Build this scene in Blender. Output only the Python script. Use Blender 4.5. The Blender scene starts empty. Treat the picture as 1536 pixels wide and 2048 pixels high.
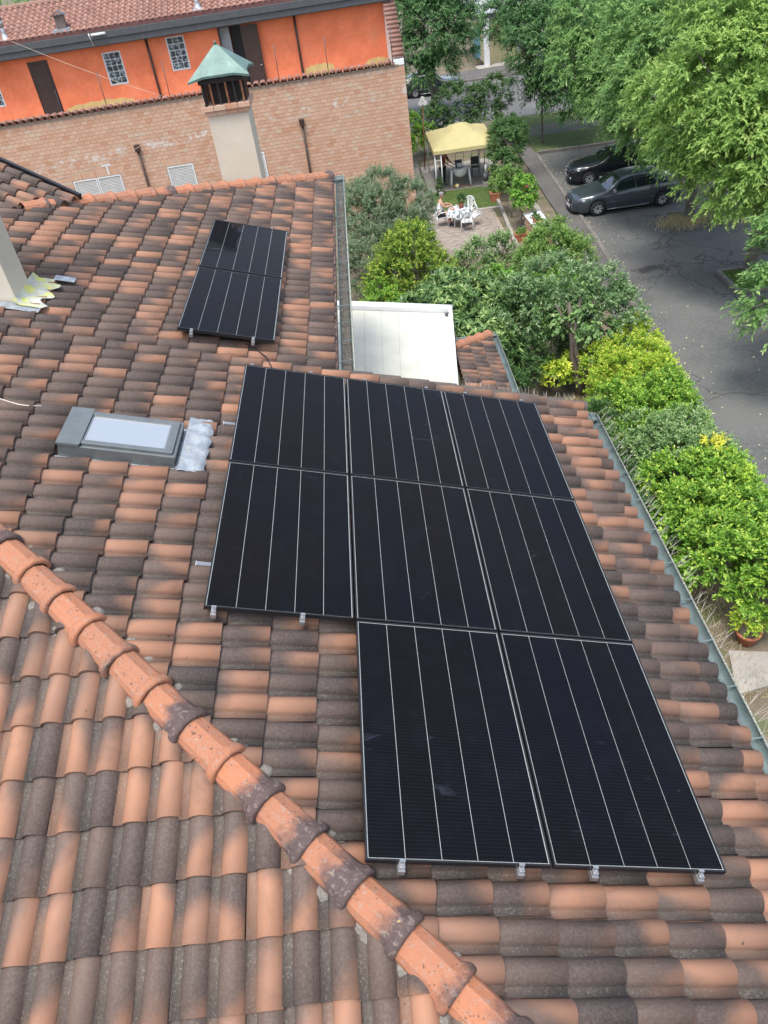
import bpy, math, random
import numpy as np
from mathutils import Matrix, Vector
# ---------------------------------------------------------------- camera, sky, sun, exposure
scene = bpy.context.scene
R_ = math.radians
PITCH = R_(17.17)
CA, SA, TA = math.cos(PITCH), math.sin(PITCH), math.tan(PITCH)
HZ = 8.15                       # height of the panel plane at its upper corner
cam_data = bpy.data.cameras.new('camera')
cam = bpy.data.objects.new('camera', cam_data)
scene.collection.objects.link(cam)
CAM = Vector((1.520, -7.556, 11.979))
ax = Vector((-0.0300, 0.7777, -0.6279)).normalized()
up = Vector((0.1288, 0.6261, 0.7691))
rt = ax.cross(up).normalized(); up = rt.cross(ax).normalized()
cam.matrix_world = Matrix(((rt.x, up.x, -ax.x, CAM.x), (rt.y, up.y, -ax.y, CAM.y), (rt.z, up.z, -ax.z, CAM.z), (0, 0, 0, 1)))
cam_data.sensor_fit = 'VERTICAL'; cam_data.sensor_height = 36.0
cam_data.lens = 1540.6 / 2048 * 36.0
cam_data.clip_start = 0.05; cam_data.clip_end = 600
scene.camera = cam
world = bpy.data.worlds.new('World'); scene.world = world; world.use_nodes = True
wn = world.node_tree.nodes; wl_ = world.node_tree.links
sky = wn.new('ShaderNodeTexSky'); sky.sky_type = 'NISHITA'; sky.sun_disc = False
SUN_DIR = Vector((-0.14, -0.30, 1.0)).normalized()     # towards the sun
sky.sun_elevation = math.asin(SUN_DIR.z)
sky.sun_rotation = math.atan2(SUN_DIR.x, SUN_DIR.y)
sky.air_density = 1.0; sky.dust_density = 3.0; sky.ozone_density = 1.0; sky.altitude = 50
bg = wn['Background']; bg.inputs['Strength'].default_value = 0.15
# a veil of high cloud over the whole dome
tc = wn.new('ShaderNodeTexCoord'); cn = wn.new('ShaderNodeTexNoise'); cn.inputs['Scale'].default_value = 2.6; cn.inputs['Detail'].default_value = 7; cn.inputs['Roughness'].default_value = .6
mp = wn.new('ShaderNodeMapping'); mp.inputs['Scale'].default_value = (1, 1, 2.2); wl_.new(tc.outputs['Generated'], mp.inputs[0]); wl_.new(mp.outputs[0], cn.inputs['Vector'])
mr = wn.new('ShaderNodeMapRange'); mr.inputs[1].default_value = .38; mr.inputs[2].default_value = .66; mr.inputs[3].default_value = .05; mr.inputs[4].default_value = .75; wl_.new(cn.outputs[0], mr.inputs[0])
bw = wn.new('ShaderNodeRGBToBW'); wl_.new(sky.outputs['Color'], bw.inputs[0]); ml = wn.new('ShaderNodeMath'); ml.operation = 'MULTIPLY'; ml.inputs[1].default_value = 1.15; wl_.new(bw.outputs[0], ml.inputs[0])
mx = wn.new('ShaderNodeMix'); mx.data_type = 'RGBA'; wl_.new(mr.outputs[0], mx.inputs[0]); wl_.new(sky.outputs['Color'], mx.inputs[6]); tn = wn.new('ShaderNodeVectorMath'); tn.operation = 'MULTIPLY'; tn.inputs[1].default_value = (1.0, 1.0, 1.02); wl_.new(ml.outputs[0], tn.inputs[0]); wl_.new(tn.outputs[0], mx.inputs[7]); wl_.new(mx.outputs[2], bg.inputs['Color'])
sun_data = bpy.data.lights.new('sun', 'SUN'); sun_data.energy = 1.5; sun_data.angle = R_(18); sun_data.color = (1.0, 0.95, 0.87)
sun = bpy.data.objects.new('sun', sun_data); scene.collection.objects.link(sun)
sun.rotation_euler = (-SUN_DIR).to_track_quat('-Z', 'Y').to_euler(); sun.location = (0, 0, 40)
scene.view_settings.view_transform = 'Standard'; scene.view_settings.look = 'None'
scene.view_settings.gamma = 1.0; scene.view_settings.use_curve_mapping = False
scene.view_settings.exposure = 1.18
scene.render.engine = 'CYCLES'
try:
    scene.cycles.max_bounces = 6; scene.cycles.diffuse_bounces = 3; scene.cycles.glossy_bounces = 3
    scene.cycles.transmission_bounces = 4; scene.cycles.transparent_max_bounces = 6
except Exception: pass
COL = scene.collection
RNG = np.random.default_rng(7); random.seed(7)
# ---------------------------------------------------------------- helpers
def tag(o, label=None, cat=None, group=None, kind=None):
    if label: o['label'] = label
    if cat: o['category'] = cat
    if group: o['group'] = group
    if kind: o['kind'] = kind
    return o
def thing(name, label, cat, loc=(0, 0, 0), rot=(0, 0, 0), group=None):
    o = bpy.data.objects.new(name, None); COL.objects.link(o)
    o.empty_display_size = 0.2
    o.location = loc; o.rotation_euler = rot
    return tag(o, label, cat, group)
def dup(root, loc=None, rot=None, label=None, parent=None):
    r = root.copy(); COL.objects.link(r)
    if parent is not None: r.parent = parent
    if loc is not None: r.location = loc
    if rot is not None: r.rotation_euler = rot
    if label: r['label'] = label
    for ch in root.children: dup(ch, parent=r)
    return r
class MB:
    """collects geometry; build() links it as one mesh object"""
    def __init__(s): s.v = []; s.f = []; s.sm = []
    def add(s, vs, fs, smooth=False):
        b = len(s.v); s.v.extend([tuple(map(float, p)) for p in vs]); s.f.extend([tuple(b + i for i in q) for q in fs])
        s.sm.extend([smooth] * len(fs)); return s
    def hexa(s, p):      # 8 corners: bottom 4 ccw, top 4 ccw
        return s.add(p, [(3, 2, 1, 0), (4, 5, 6, 7), (0, 1, 5, 4), (1, 2, 6, 5), (2, 3, 7, 6), (3, 0, 4, 7)])
    def box(s, x0, x1, y0, y1, z0, z1):
        return s.hexa([(x0, y0, z0), (x1, y0, z0), (x1, y1, z0), (x0, y1, z0), (x0, y0, z1), (x1, y0, z1), (x1, y1, z1), (x0, y1, z1)])
    def obox(s, c, ux, uy, uz):
        c = Vector(c); a, b, d = Vector(ux), Vector(uy), Vector(uz)
        return s.hexa([c - a - b - d, c + a - b - d, c + a + b - d, c - a + b - d, c - a - b + d, c + a - b + d, c + a + b + d, c - a + b + d])
    def bar(s, p0, p1, w, h=None, upv=(0, 0, 1)):
        p0, p1 = Vector(p0), Vector(p1); d = (p1 - p0); L = d.length; d.normalize(); u = Vector(upv)
        if abs(d.dot(u)) > .98: u = Vector((1, 0, 0))
        x = d.cross(u).normalized(); y = x.cross(d).normalized()
        return s.obox((p0 + p1) / 2, d * L / 2, x * w / 2, y * (h or w) / 2)
    def tube(s, pts, r, n=8, caps=True, smooth=True):
        pts = [Vector(p) for p in pts]; m = len(pts); rr = r if isinstance(r, (list, tuple)) else [r] * m
        vs = []; prev = None
        for i, p in enumerate(pts):
            t = (pts[min(i + 1, m - 1)] - pts[max(i - 1, 0)]).normalized()
            if prev is None:
                u = Vector((0, 0, 1)) if abs(t.z) < .9 else Vector((1, 0, 0))
                x = t.cross(u).normalized()
            else: x = (prev - t * prev.dot(t)).normalized()
            prev = x; y = t.cross(x)
            for k in range(n):
                a = 2 * math.pi * k / n; vs.append(p + (x * math.cos(a) + y * math.sin(a)) * rr[i])
        fs = [(i * n + k, i * n + (k + 1) % n, (i + 1) * n + (k + 1) % n, (i + 1) * n + k) for i in range(m - 1) for k in range(n)]
        s.add(vs, fs, smooth)
        if caps:
            b = len(s.v) - len(vs)
            s.f.append(tuple(b + k for k in range(n - 1, -1, -1))); s.f.append(tuple(b + (m - 1) * n + k for k in range(n))); s.sm += [False, False]
        return s
    def lathe(s, prof, n=20, c=(0, 0, 0), smooth=True):
        vs = []
        for r, z in prof:
            for k in range(n):
                a = 2 * math.pi * k / n; vs.append((c[0] + r * math.cos(a), c[1] + r * math.sin(a), c[2] + z))
        fs = [(i * n + k, i * n + (k + 1) % n, (i + 1) * n + (k + 1) % n, (i + 1) * n + k) for i in range(len(prof) - 1) for k in range(n)]
        return s.add(vs, fs, smooth)
    def prism(s, poly, z0, z1):
        n = len(poly); vs = [(x, y, z0) for x, y in poly] + [(x, y, z1) for x, y in poly]
        return s.add(vs, [tuple(range(n - 1, -1, -1)), tuple(range(n, 2 * n))] + [(i, (i + 1) % n, n + (i + 1) % n, n + i) for i in range(n)])
    def sweep(s, prof, pts, closed=False, smooth=True, upv=(0, 0, 1)):
        """sweep a 2-D profile (side, up) along a polyline"""
        pts = [Vector(p) for p in pts]; m = len(pts); n = len(prof); vs = []
        for i, p in enumerate(pts):
            t = (pts[min(i + 1, m - 1)] - pts[max(i - 1, 0)]).normalized(); u = Vector(upv)
            x = t.cross(u).normalized(); y = x.cross(t).normalized()
            vs += [p + x * a + y * b for a, b in prof]
        k = n if closed else n - 1
        return s.add(vs, [(i * n + j, i * n + (j + 1) % n, (i + 1) * n + (j + 1) % n, (i + 1) * n + j) for i in range(m - 1) for j in range(k)], smooth)
    def build(s, name, mat, parent=None, world=False, bevel=0.0, kind=None):
        me = bpy.data.meshes.new(name); me.from_pydata(s.v, [], s.f)
        me.polygons.foreach_set('use_smooth', s.sm); me.update()
        if mat: me.materials.append(mat)
        o = bpy.data.objects.new(name, me); COL.objects.link(o)
        if parent is not None:
            o.parent = parent
            if world: o.location = [-c for c in parent.location]
        if bevel:
            b = o.modifiers.new('bevel', 'BEVEL'); b.width = bevel; b.segments = 2; b.limit_method = 'ANGLE'
        if kind: o['kind'] = kind
        return o
def np_mesh(name, V, F, mat, parent=None, rnd=None, uv=None, smooth=None, kind=None):
    """fast mesh from numpy: V (n,3), F (m,k) with equal k"""
    me = bpy.data.meshes.new(name); m, k = F.shape
    me.vertices.add(len(V)); me.vertices.foreach_set('co', np.ascontiguousarray(V, np.float32).ravel())
    me.loops.add(m * k); me.loops.foreach_set('vertex_index', np.ascontiguousarray(F, np.int32).ravel())
    me.polygons.add(m); me.polygons.foreach_set('loop_start', np.arange(0, m * k, k, dtype=np.int32))
    try: me.polygons.foreach_set('loop_total', np.full(m, k, np.int32))
    except Exception: pass
    me.polygons.foreach_set('use_smooth', smooth if smooth is not None else np.zeros(m, bool))
    me.update(calc_edges=True)
    if rnd is not None:
        a = me.attributes.new('rnd', 'FLOAT', 'FACE'); a.data.foreach_set('value', np.ascontiguousarray(rnd, np.float32))
    if uv is not None:
        l = me.uv_layers.new(name='UVMap'); l.data.foreach_set('uv', np.ascontiguousarray(uv, np.float32).ravel())
    me.materials.append(mat)
    o = bpy.data.objects.new(name, me); COL.objects.link(o)
    if parent is not None: o.parent = parent
    if kind: o['kind'] = kind
    return o
# ---------------------------------------------------------------- materials
class NT:
    def __init__(s, name):
        s.m = bpy.data.materials.new(name); s.m.use_nodes = True; s.t = s.m.node_tree; s.t.nodes.clear()
        s.out = s.n('ShaderNodeOutputMaterial'); s.p = s.n('ShaderNodeBsdfPrincipled'); s.l(s.p.outputs[0], s.out.inputs[0])
    def n(s, t, **k):
        x = s.t.nodes.new(t)
        for a, b in k.items(): setattr(x, a, b)
        return x
    def l(s, a, b): s.t.links.new(a, b)
    def put(s, sock, v):
        if isinstance(v, bpy.types.NodeSocket): s.l(v, sock)
        else: sock.default_value = v
    def math(s, op, a, b=0.0, c=0.0, clamp=False):
        x = s.n('ShaderNodeMath', operation=op); x.use_clamp = clamp
        s.put(x.inputs[0], a); s.put(x.inputs[1], b); s.put(x.inputs[2], c); return x.outputs[0]
    def mix(s, f, a, b):
        x = s.n('ShaderNodeMix', data_type='RGBA'); s.put(x.inputs[0], f)
        for i, c in ((6, a), (7, b)): s.put(x.inputs[i], c if isinstance(c, bpy.types.NodeSocket) else (c[0], c[1], c[2], 1))
        return x.outputs[2]
    def noise(s, vec, scale, detail=3.0, rough=.55, dist=0.0):
        x = s.n('ShaderNodeTexNoise'); x.inputs['Scale'].default_value = scale; x.inputs['Detail'].default_value = detail
        x.inputs['Roughness'].default_value = rough; x.inputs['Distortion'].default_value = dist
        if vec is not None: s.l(vec, x.inputs['Vector'])
        return x.outputs[0]
    def ramp(s, f, lo, hi):       # smooth step
        x = s.n('ShaderNodeMapRange', interpolation_type='SMOOTHSTEP'); s.put(x.inputs[0], f); x.inputs[1].default_value = lo; x.inputs[2].default_value = hi
        return x.outputs[0]
    def bump(s, h, strength=.3, dist=.01):
        x = s.n('ShaderNodeBump'); x.inputs['Strength'].default_value = strength; x.inputs['Distance'].default_value = dist
        s.l(h, x.inputs['Height']); s.l(x.outputs[0], s.p.inputs['Normal'])
    def scalev(s, vec, v):
        x = s.n('ShaderNodeVectorMath', operation='MULTIPLY'); s.l(vec, x.inputs[0]); x.inputs[1].default_value = v; return x.outputs[0]
def objco(t): return t.n('ShaderNodeTexCoord').outputs['Object']
def pos(t): return t.n('ShaderNodeNewGeometry').outputs['Position']
def pm(name, col, rough=.6, var=.18, scale=6.0, bump=0.0, metal=0.0, col2=None, patch=None, spec=.5, coat=0.0, stretch=None):
    t = NT(name); v = pos(t)
    if stretch: v = t.scalev(v, stretch)
    n1 = t.noise(v, scale, 5); n2 = t.noise(v, scale * 7, 3)
    f = t.math('ADD', t.math('MULTIPLY', n1, .7), t.math('MULTIPLY', n2, .3)); f = t.ramp(f, .3, .7)
    a = [max(0, c * (1 - var)) for c in col]; b = [min(1, c * (1 + var)) for c in (col2 or col)]
    c = t.mix(f, a, b)
    if patch:   # (colour, scale, lo, hi) : patches of dirt or lichen
        for (pc, ps, lo, hi, amt) in patch: c = t.mix(t.math('MULTIPLY', t.ramp(t.noise(v, ps, 6, .65), lo, hi), amt), c, pc)
    t.l(c, t.p.inputs['Base Color'])
    t.l(t.math('ADD', rough - .08, t.math('MULTIPLY', n2, .16)), t.p.inputs['Roughness'])
    t.p.inputs['Metallic'].default_value = metal; t.p.inputs['Specular IOR Level'].default_value = spec
    t.p.inputs['Coat Weight'].default_value = coat
    if bump: t.bump(n2, bump)
    return t.m
def tile_mat(name, src, dark, dark2, light, light2, bias=0.0, contrast=1.0, lichen=1.0):
    """weathered clay: every tile its own mix of fired orange and smoked dark clay"""
    t = NT(name)
    if src == 'object': r = t.n('ShaderNodeObjectInfo').outputs['Random']
    else: r = t.n('ShaderNodeAttribute', attribute_name='rnd').outputs['Fac']
    r2 = t.math('FRACT', t.math('MULTIPLY', r, 17.13)); r3 = t.math('FRACT', t.math('MULTIPLY', r, 71.7)); r4 = t.math('FRACT', t.math('MULTIPLY', r, 233.1))
    uv = t.n('ShaderNodeSeparateXYZ'); t.l(t.n('ShaderNodeUVMap').outputs[0], uv.inputs[0])
    P = pos(t)
    nz = t.noise(P, 9, 4); fine = t.noise(P, 60, 4, .7); fine2 = t.noise(P, 190, 2)
    s_, u_ = uv.outputs[0], uv.outputs[1]
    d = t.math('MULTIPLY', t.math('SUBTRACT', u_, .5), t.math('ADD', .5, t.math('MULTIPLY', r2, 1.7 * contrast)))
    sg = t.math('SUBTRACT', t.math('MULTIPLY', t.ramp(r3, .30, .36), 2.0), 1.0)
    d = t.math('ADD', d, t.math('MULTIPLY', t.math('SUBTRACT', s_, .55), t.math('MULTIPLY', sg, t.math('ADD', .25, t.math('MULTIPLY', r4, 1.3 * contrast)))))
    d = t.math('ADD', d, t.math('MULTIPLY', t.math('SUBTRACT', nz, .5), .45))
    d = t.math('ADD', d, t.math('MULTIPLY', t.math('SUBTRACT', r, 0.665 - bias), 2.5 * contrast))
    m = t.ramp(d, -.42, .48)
    dk = t.mix(r4, dark, dark2); lt = t.mix(r3, light, light2)
    c = t.mix(m, dk, lt)
    c = t.mix(t.math('MULTIPLY', t.ramp(fine, .35, .70), .6), c, t.mix(.5, c, (.20, .17, .15)))
    if lichen:
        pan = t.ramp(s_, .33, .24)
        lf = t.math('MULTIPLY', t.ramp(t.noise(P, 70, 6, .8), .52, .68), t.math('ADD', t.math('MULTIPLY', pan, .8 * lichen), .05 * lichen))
        c = t.mix(t.math('MULTIPLY', pan, .5 * lichen), c, (.062, .058, .052)); c = t.mix(lf, c, (.24, .23, .20))  # pan channel toned darker, then pale lichen speckled over it
        spk = t.math('MULTIPLY', t.ramp(t.noise(P, 48, 3, .6), .735, .76), t.math('MULTIPLY', t.ramp(t.noise(P, 2.3, 2), .45, .7), .8 * lichen)); c = t.mix(spk, c, (.50, .485, .44))
        st = t.math('MULTIPLY', t.ramp(t.noise(t.scalev(P, (1, 1, 1)), 3.1, 6, .7), .52, .72), .35); c = t.mix(st, c, (.055, .05, .045))
        blk = t.math('MULTIPLY', t.ramp(t.noise(P, 22, 3, .5), .735, .76), .7); c = t.mix(blk, c, (.035, .032, .03))
    t.l(c, t.p.inputs['Base Color']); t.p.inputs['Roughness'].default_value = .72; t.p.inputs['Specular IOR Level'].default_value = .35
    t.bump(t.math('ADD', fine, t.math('MULTIPLY', fine2, .8)), .42, .005)
    return t.m
def leaf_mat(name, c1, c2, c3=None, trans=.45, rough=.5):
    t = NT(name); r = t.n('ShaderNodeAttribute', attribute_name='rnd').outputs['Fac']
    cr = t.n('ShaderNodeValToRGB'); e = cr.color_ramp.elements
    e[0].position = 0; e[0].color = (*c1, 1); e[1].position = .85; e[1].color = (*c2, 1)
    if c3: x = e.new(1.0); x.color = (*c3, 1)
    t.l(r, cr.inputs[0])
    t.l(cr.outputs[0], t.p.inputs['Base Color']); t.p.inputs['Roughness'].default_value = rough; t.p.inputs['Specular IOR Level'].default_value = .3
    tr = t.n('ShaderNodeBsdfTranslucent'); t.l(cr.outputs[0], tr.inputs[0])
    mx = t.n('ShaderNodeMixShader'); mx.inputs[0].default_value = trans
    t.l(t.p.outputs[0], mx.inputs[1]); t.l(tr.outputs[0], mx.inputs[2]); t.l(mx.outputs[0], t.out.inputs[0])
    return t.m
D1, D2, L1, L2 = (.056, .042, .038), (.130, .086, .067), (.365, .178, .104), (.285, .150, .096)
M = {}
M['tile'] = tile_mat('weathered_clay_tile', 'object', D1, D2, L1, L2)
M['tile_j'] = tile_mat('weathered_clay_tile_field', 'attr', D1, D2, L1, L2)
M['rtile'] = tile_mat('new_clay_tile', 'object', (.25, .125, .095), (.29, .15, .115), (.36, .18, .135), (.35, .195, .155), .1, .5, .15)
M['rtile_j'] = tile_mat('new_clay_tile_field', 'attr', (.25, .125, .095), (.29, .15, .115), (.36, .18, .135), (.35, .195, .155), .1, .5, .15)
M['deck'] = pm('clay_roof_deck', (.16, .10, .08), .8, .3, 5)
M['cream'] = pm('cream_render', (0.566, 0.514, 0.415), .8, .06, 2, .1, patch=[((.55, .48, .36), 3, .6, .8, .25)])
M['white'] = pm('white_paint', (0.640, 0.656, 0.656), .4, .05, 4)
M['plastic'] = pm('white_resin', (0.672, 0.681, 0.689), .35, .05, 8)
M['black'] = pm('black_anodised', (.012, .012, .014), .35, .2, 20)
M['alu'] = pm('bare_aluminium', (0.432, 0.438, 0.444), .35, .1, 30, metal=.8)
M['zinc'] = pm('zinc_gutter', (0.140, 0.186, 0.186), .42, .22, 7, metal=.35, patch=[((.16, .19, .17), 14, .55, .75, .6), ((.5, .52, .45), 40, .62, .7, .5)])
M['zincrim'] = pm('lichened_zinc_rim', (0.221, 0.237, 0.211), .7, .35, 60, .3, patch=[((.60, .60, .46), 45, .5, .65, .7)])
M['lead'] = pm('lead_flashing', (0.300, 0.338, 0.375), .45, .3, 14, .4, metal=.3, patch=[((.50, .50, .28), 18, .55, .72, .6), ((.16, .19, .24), 30, .58, .72, .6)])
M['leadmoss'] = pm('mossy_lead_apron', (0.400, 0.416, 0.368), .6, .2, 9, .3, patch=[((.50, .52, .10), 6, .46, .62, .9)])
M['copper'] = pm('verdigris_copper', (0.095, 0.171, 0.152), .5, .28, 4, .15, metal=.2, patch=[((.26, .38, .33), 7, .55, .75, .7), ((.10, .16, .14), 5, .6, .8, .5)])
M['soot'] = pm('sooty_iron', (.022, .018, .016), .75, .4, 12)
M['rust'] = pm('rusty_iron', (.22, .09, .045), .8, .4, 15)
M['brown'] = pm('dark_brown_metal', (.050, .028, .022), .42, .25, 9)
M['slate'] = pm('slate_grey_sheet', (0.075, 0.079, 0.086), .45, .15, 5)
M['maroon'] = pm('maroon_flashing', (0.152, 0.060, 0.054), .5, .15, 4)
M['orange'] = pm('orange_render', (0.768, 0.182, 0.073), .85, .10, 1.1, .15, col2=(.80, .22, .10), patch=[((.66, .26, .14), .9, .5, .8, .6), ((.66, .16, .065), 2.0, .6, .8, .3)])
M['yellowp'] = pm('bare_yellow_plaster', (0.576, 0.400, 0.160), .85, .12, 4)
M['mortar'] = pm('brick_mortar', (0.368, 0.280, 0.216), .9, .15, 12)
M['grey_in'] = pm('grey_interior_wall', (.38, .40, .42), .8, .1, 3)
M['glassb'] = NT('glass_block').m
def fin():
    t = NT('glass_block_clear'); t.p.inputs['Base Color'].default_value = (.10, .13, .14, 1); t.p.inputs['Roughness'].default_value = .08
    v = t.n('ShaderNodeTexVoronoi'); v.inputs['Scale'].default_value = 9; t.l(pos(t), v.inputs['Vector'])
    t.l(t.mix(t.ramp(v.outputs[0], .15, .6), (.30, .36, .37), (.03, .04, .045)), t.p.inputs['Base Color']); t.bump(v.outputs[0], .8, .05)
    return t.m
M['glassb'] = fin()
def brick_mat(name, src):
    t = NT(name)
    r = t.n('ShaderNodeObjectInfo').outputs['Random'] if src == 'object' else t.n('ShaderNodeAttribute', attribute_name='rnd').outputs['Fac']
    P = pos(t); c = t.mix(r, (.50, .29, .19), (.57, .375, .265)); r2 = t.math('FRACT', t.math('MULTIPLY', r, 37.7))
    c = t.mix(t.ramp(r2, .86, 1.0), c, (.48, .245, .15)); c = t.mix(t.ramp(r2, .16, .0), c, (.52, .40, .30))
    c = t.mix(t.math('MULTIPLY', t.ramp(t.noise(P, 2.2, 6, .7), .55, .72), .55), c, (.55, .43, .35))
    sp = t.n('ShaderNodeSeparateXYZ'); t.l(P, sp.inputs[0])
    band = t.math('MULTIPLY', t.ramp(t.math('ABSOLUTE', t.math('SUBTRACT', t.math('SUBTRACT', sp.outputs[2], t.math('MULTIPLY', sp.outputs[0], .055)), 4.78)), .30, .02), t.ramp(t.noise(P, 1.7, 6, .7), .50, .60))
    c = t.mix(t.math('MULTIPLY', band, .85), c, (.66, .64, .61))
    c = t.mix(t.math('MULTIPLY', t.noise(P, 45, 3), .25), c, (.46, .30, .22))
    t.l(c, t.p.inputs['Base Color']); t.p.inputs['Roughness'].default_value = .85; t.bump(t.noise(P, 50, 4), .25, .006)
    return t.m
M['brick'] = brick_mat('facing_brick', 'object'); M['brick_j'] = brick_mat('facing_brick_field', 'attr')
def cell_mat():
    t = NT('solar_cells'); P = objco(t); W = pos(t); r = t.n('ShaderNodeObjectInfo').outputs['Random']
    n1 = t.noise(t.scalev(P, (1, 40, 1)), 3, 3); n2 = t.noise(W, .45, 2)
    c = t.mix(n1, (.0012, .0012, .0018), (.003, .003, .004)); c = t.mix(t.math('MULTIPLY', t.ramp(n2, .42, .62), .55), c, (.0055, .0034, .0034)); c = t.mix(t.math('MULTIPLY', r, .35), c, (.002, .003, .008))  # brownish sheen painted into the cell colour in broad soft patches
    w = t.n('ShaderNodeTexWave', wave_type='BANDS', bands_direction='Y'); w.inputs['Scale'].default_value = 13; t.l(P, w.inputs['Vector'])
    c = t.mix(t.math('MULTIPLY', t.ramp(w.outputs[1], .84, 1.0), .5), c, (.011, .010, .013))
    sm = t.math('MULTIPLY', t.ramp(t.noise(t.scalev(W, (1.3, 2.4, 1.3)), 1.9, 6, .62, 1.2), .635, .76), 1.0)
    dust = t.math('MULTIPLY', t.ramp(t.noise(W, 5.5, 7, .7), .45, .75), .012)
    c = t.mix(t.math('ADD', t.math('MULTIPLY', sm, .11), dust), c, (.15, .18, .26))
    t.l(c, t.p.inputs['Base Color']); t.p.inputs['Roughness'].default_value = .6; t.p.inputs['Specular IOR Level'].default_value = .05
    t.p.inputs['Coat Weight'].default_value = .34; t.p.inputs['Coat IOR'].default_value = 1.35
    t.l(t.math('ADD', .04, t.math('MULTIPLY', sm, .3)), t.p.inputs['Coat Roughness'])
    return t.m
M['cell'] = cell_mat()
M['backsheet'] = pm('white_backsheet', (0.347, 0.381, 0.370), .3, .05, 9, coat=.4)
def glass_mat(name, col, rough=.03):
    t = NT(name); t.p.inputs['Base Color'].default_value = (*col, 1); t.p.inputs['Roughness'].default_value = rough
    t.p.inputs['Specular IOR Level'].default_value = .8; t.p.inputs['Coat Weight'].default_value = 1.0; t.p.inputs['Coat Roughness'].default_value = .02
    t.bump(t.noise(pos(t), 1.5, 2), .03, .02)
    return t.m
M['skyglass'] = glass_mat('roof_window_glass', (.50, .53, .53), .10)
M['skyglass'].node_tree.nodes['Principled BSDF'].inputs['Metallic'].default_value = .55
M['carglass'] = glass_mat('car_glass', (.012, .018, .018))
# ---------------------------------------------------------------- clay tile fields
def cam_px(P):
    d = P - np.array(CAM); c = np.stack([d @ np.array(rt), -(d @ np.array(up)), d @ np.array(ax)], -1)
    z = np.maximum(c[..., 2], .01); return 768 + 1540.6 * c[..., 0] / z, 1024 + 1540.6 * c[..., 1] / z, c[..., 2]
def tile_geo(W, LEN, roll, pan, npt=9, lift=.034, thick=.024):
    ys = [0, pan * .2, pan * .92, pan] + [pan + (W - pan) * (i / npt) for i in [.18] + list(range(1, npt + 1))]
    zs = [.012, -.002, -.002, .001] + [roll * max(0, math.sin(math.pi * (.03 + .97 * i / npt))) ** .68 + .002 for i in [.18] + list(range(1, npt + 1))]
    n = len(ys); V = []; 
    for x, dz in ((0, 0), (LEN, lift), (LEN - .001, lift - thick)): V += [(x, y, z + dz) for y, z in zip(ys, zs)]
    F = []; UV = []; SM = []
    for i in range(n - 1):
        F.append((i, n + i, n + i + 1, i + 1)); SM.append(True)
        UV += [(ys[i] / W, 0), (ys[i] / W, 1), (ys[i + 1] / W, 1), (ys[i + 1] / W, 0)]
        F.append((n + i, 2 * n + i, 2 * n + i + 1, n + i + 1)); SM.append(False)
        UV += [(ys[i] / W, 1), (ys[i] / W, 1), (ys[i + 1] / W, 1), (ys[i + 1] / W, 1)]
    return np.array(V), np.array(F), np.array(UV), np.array(SM)
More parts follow.
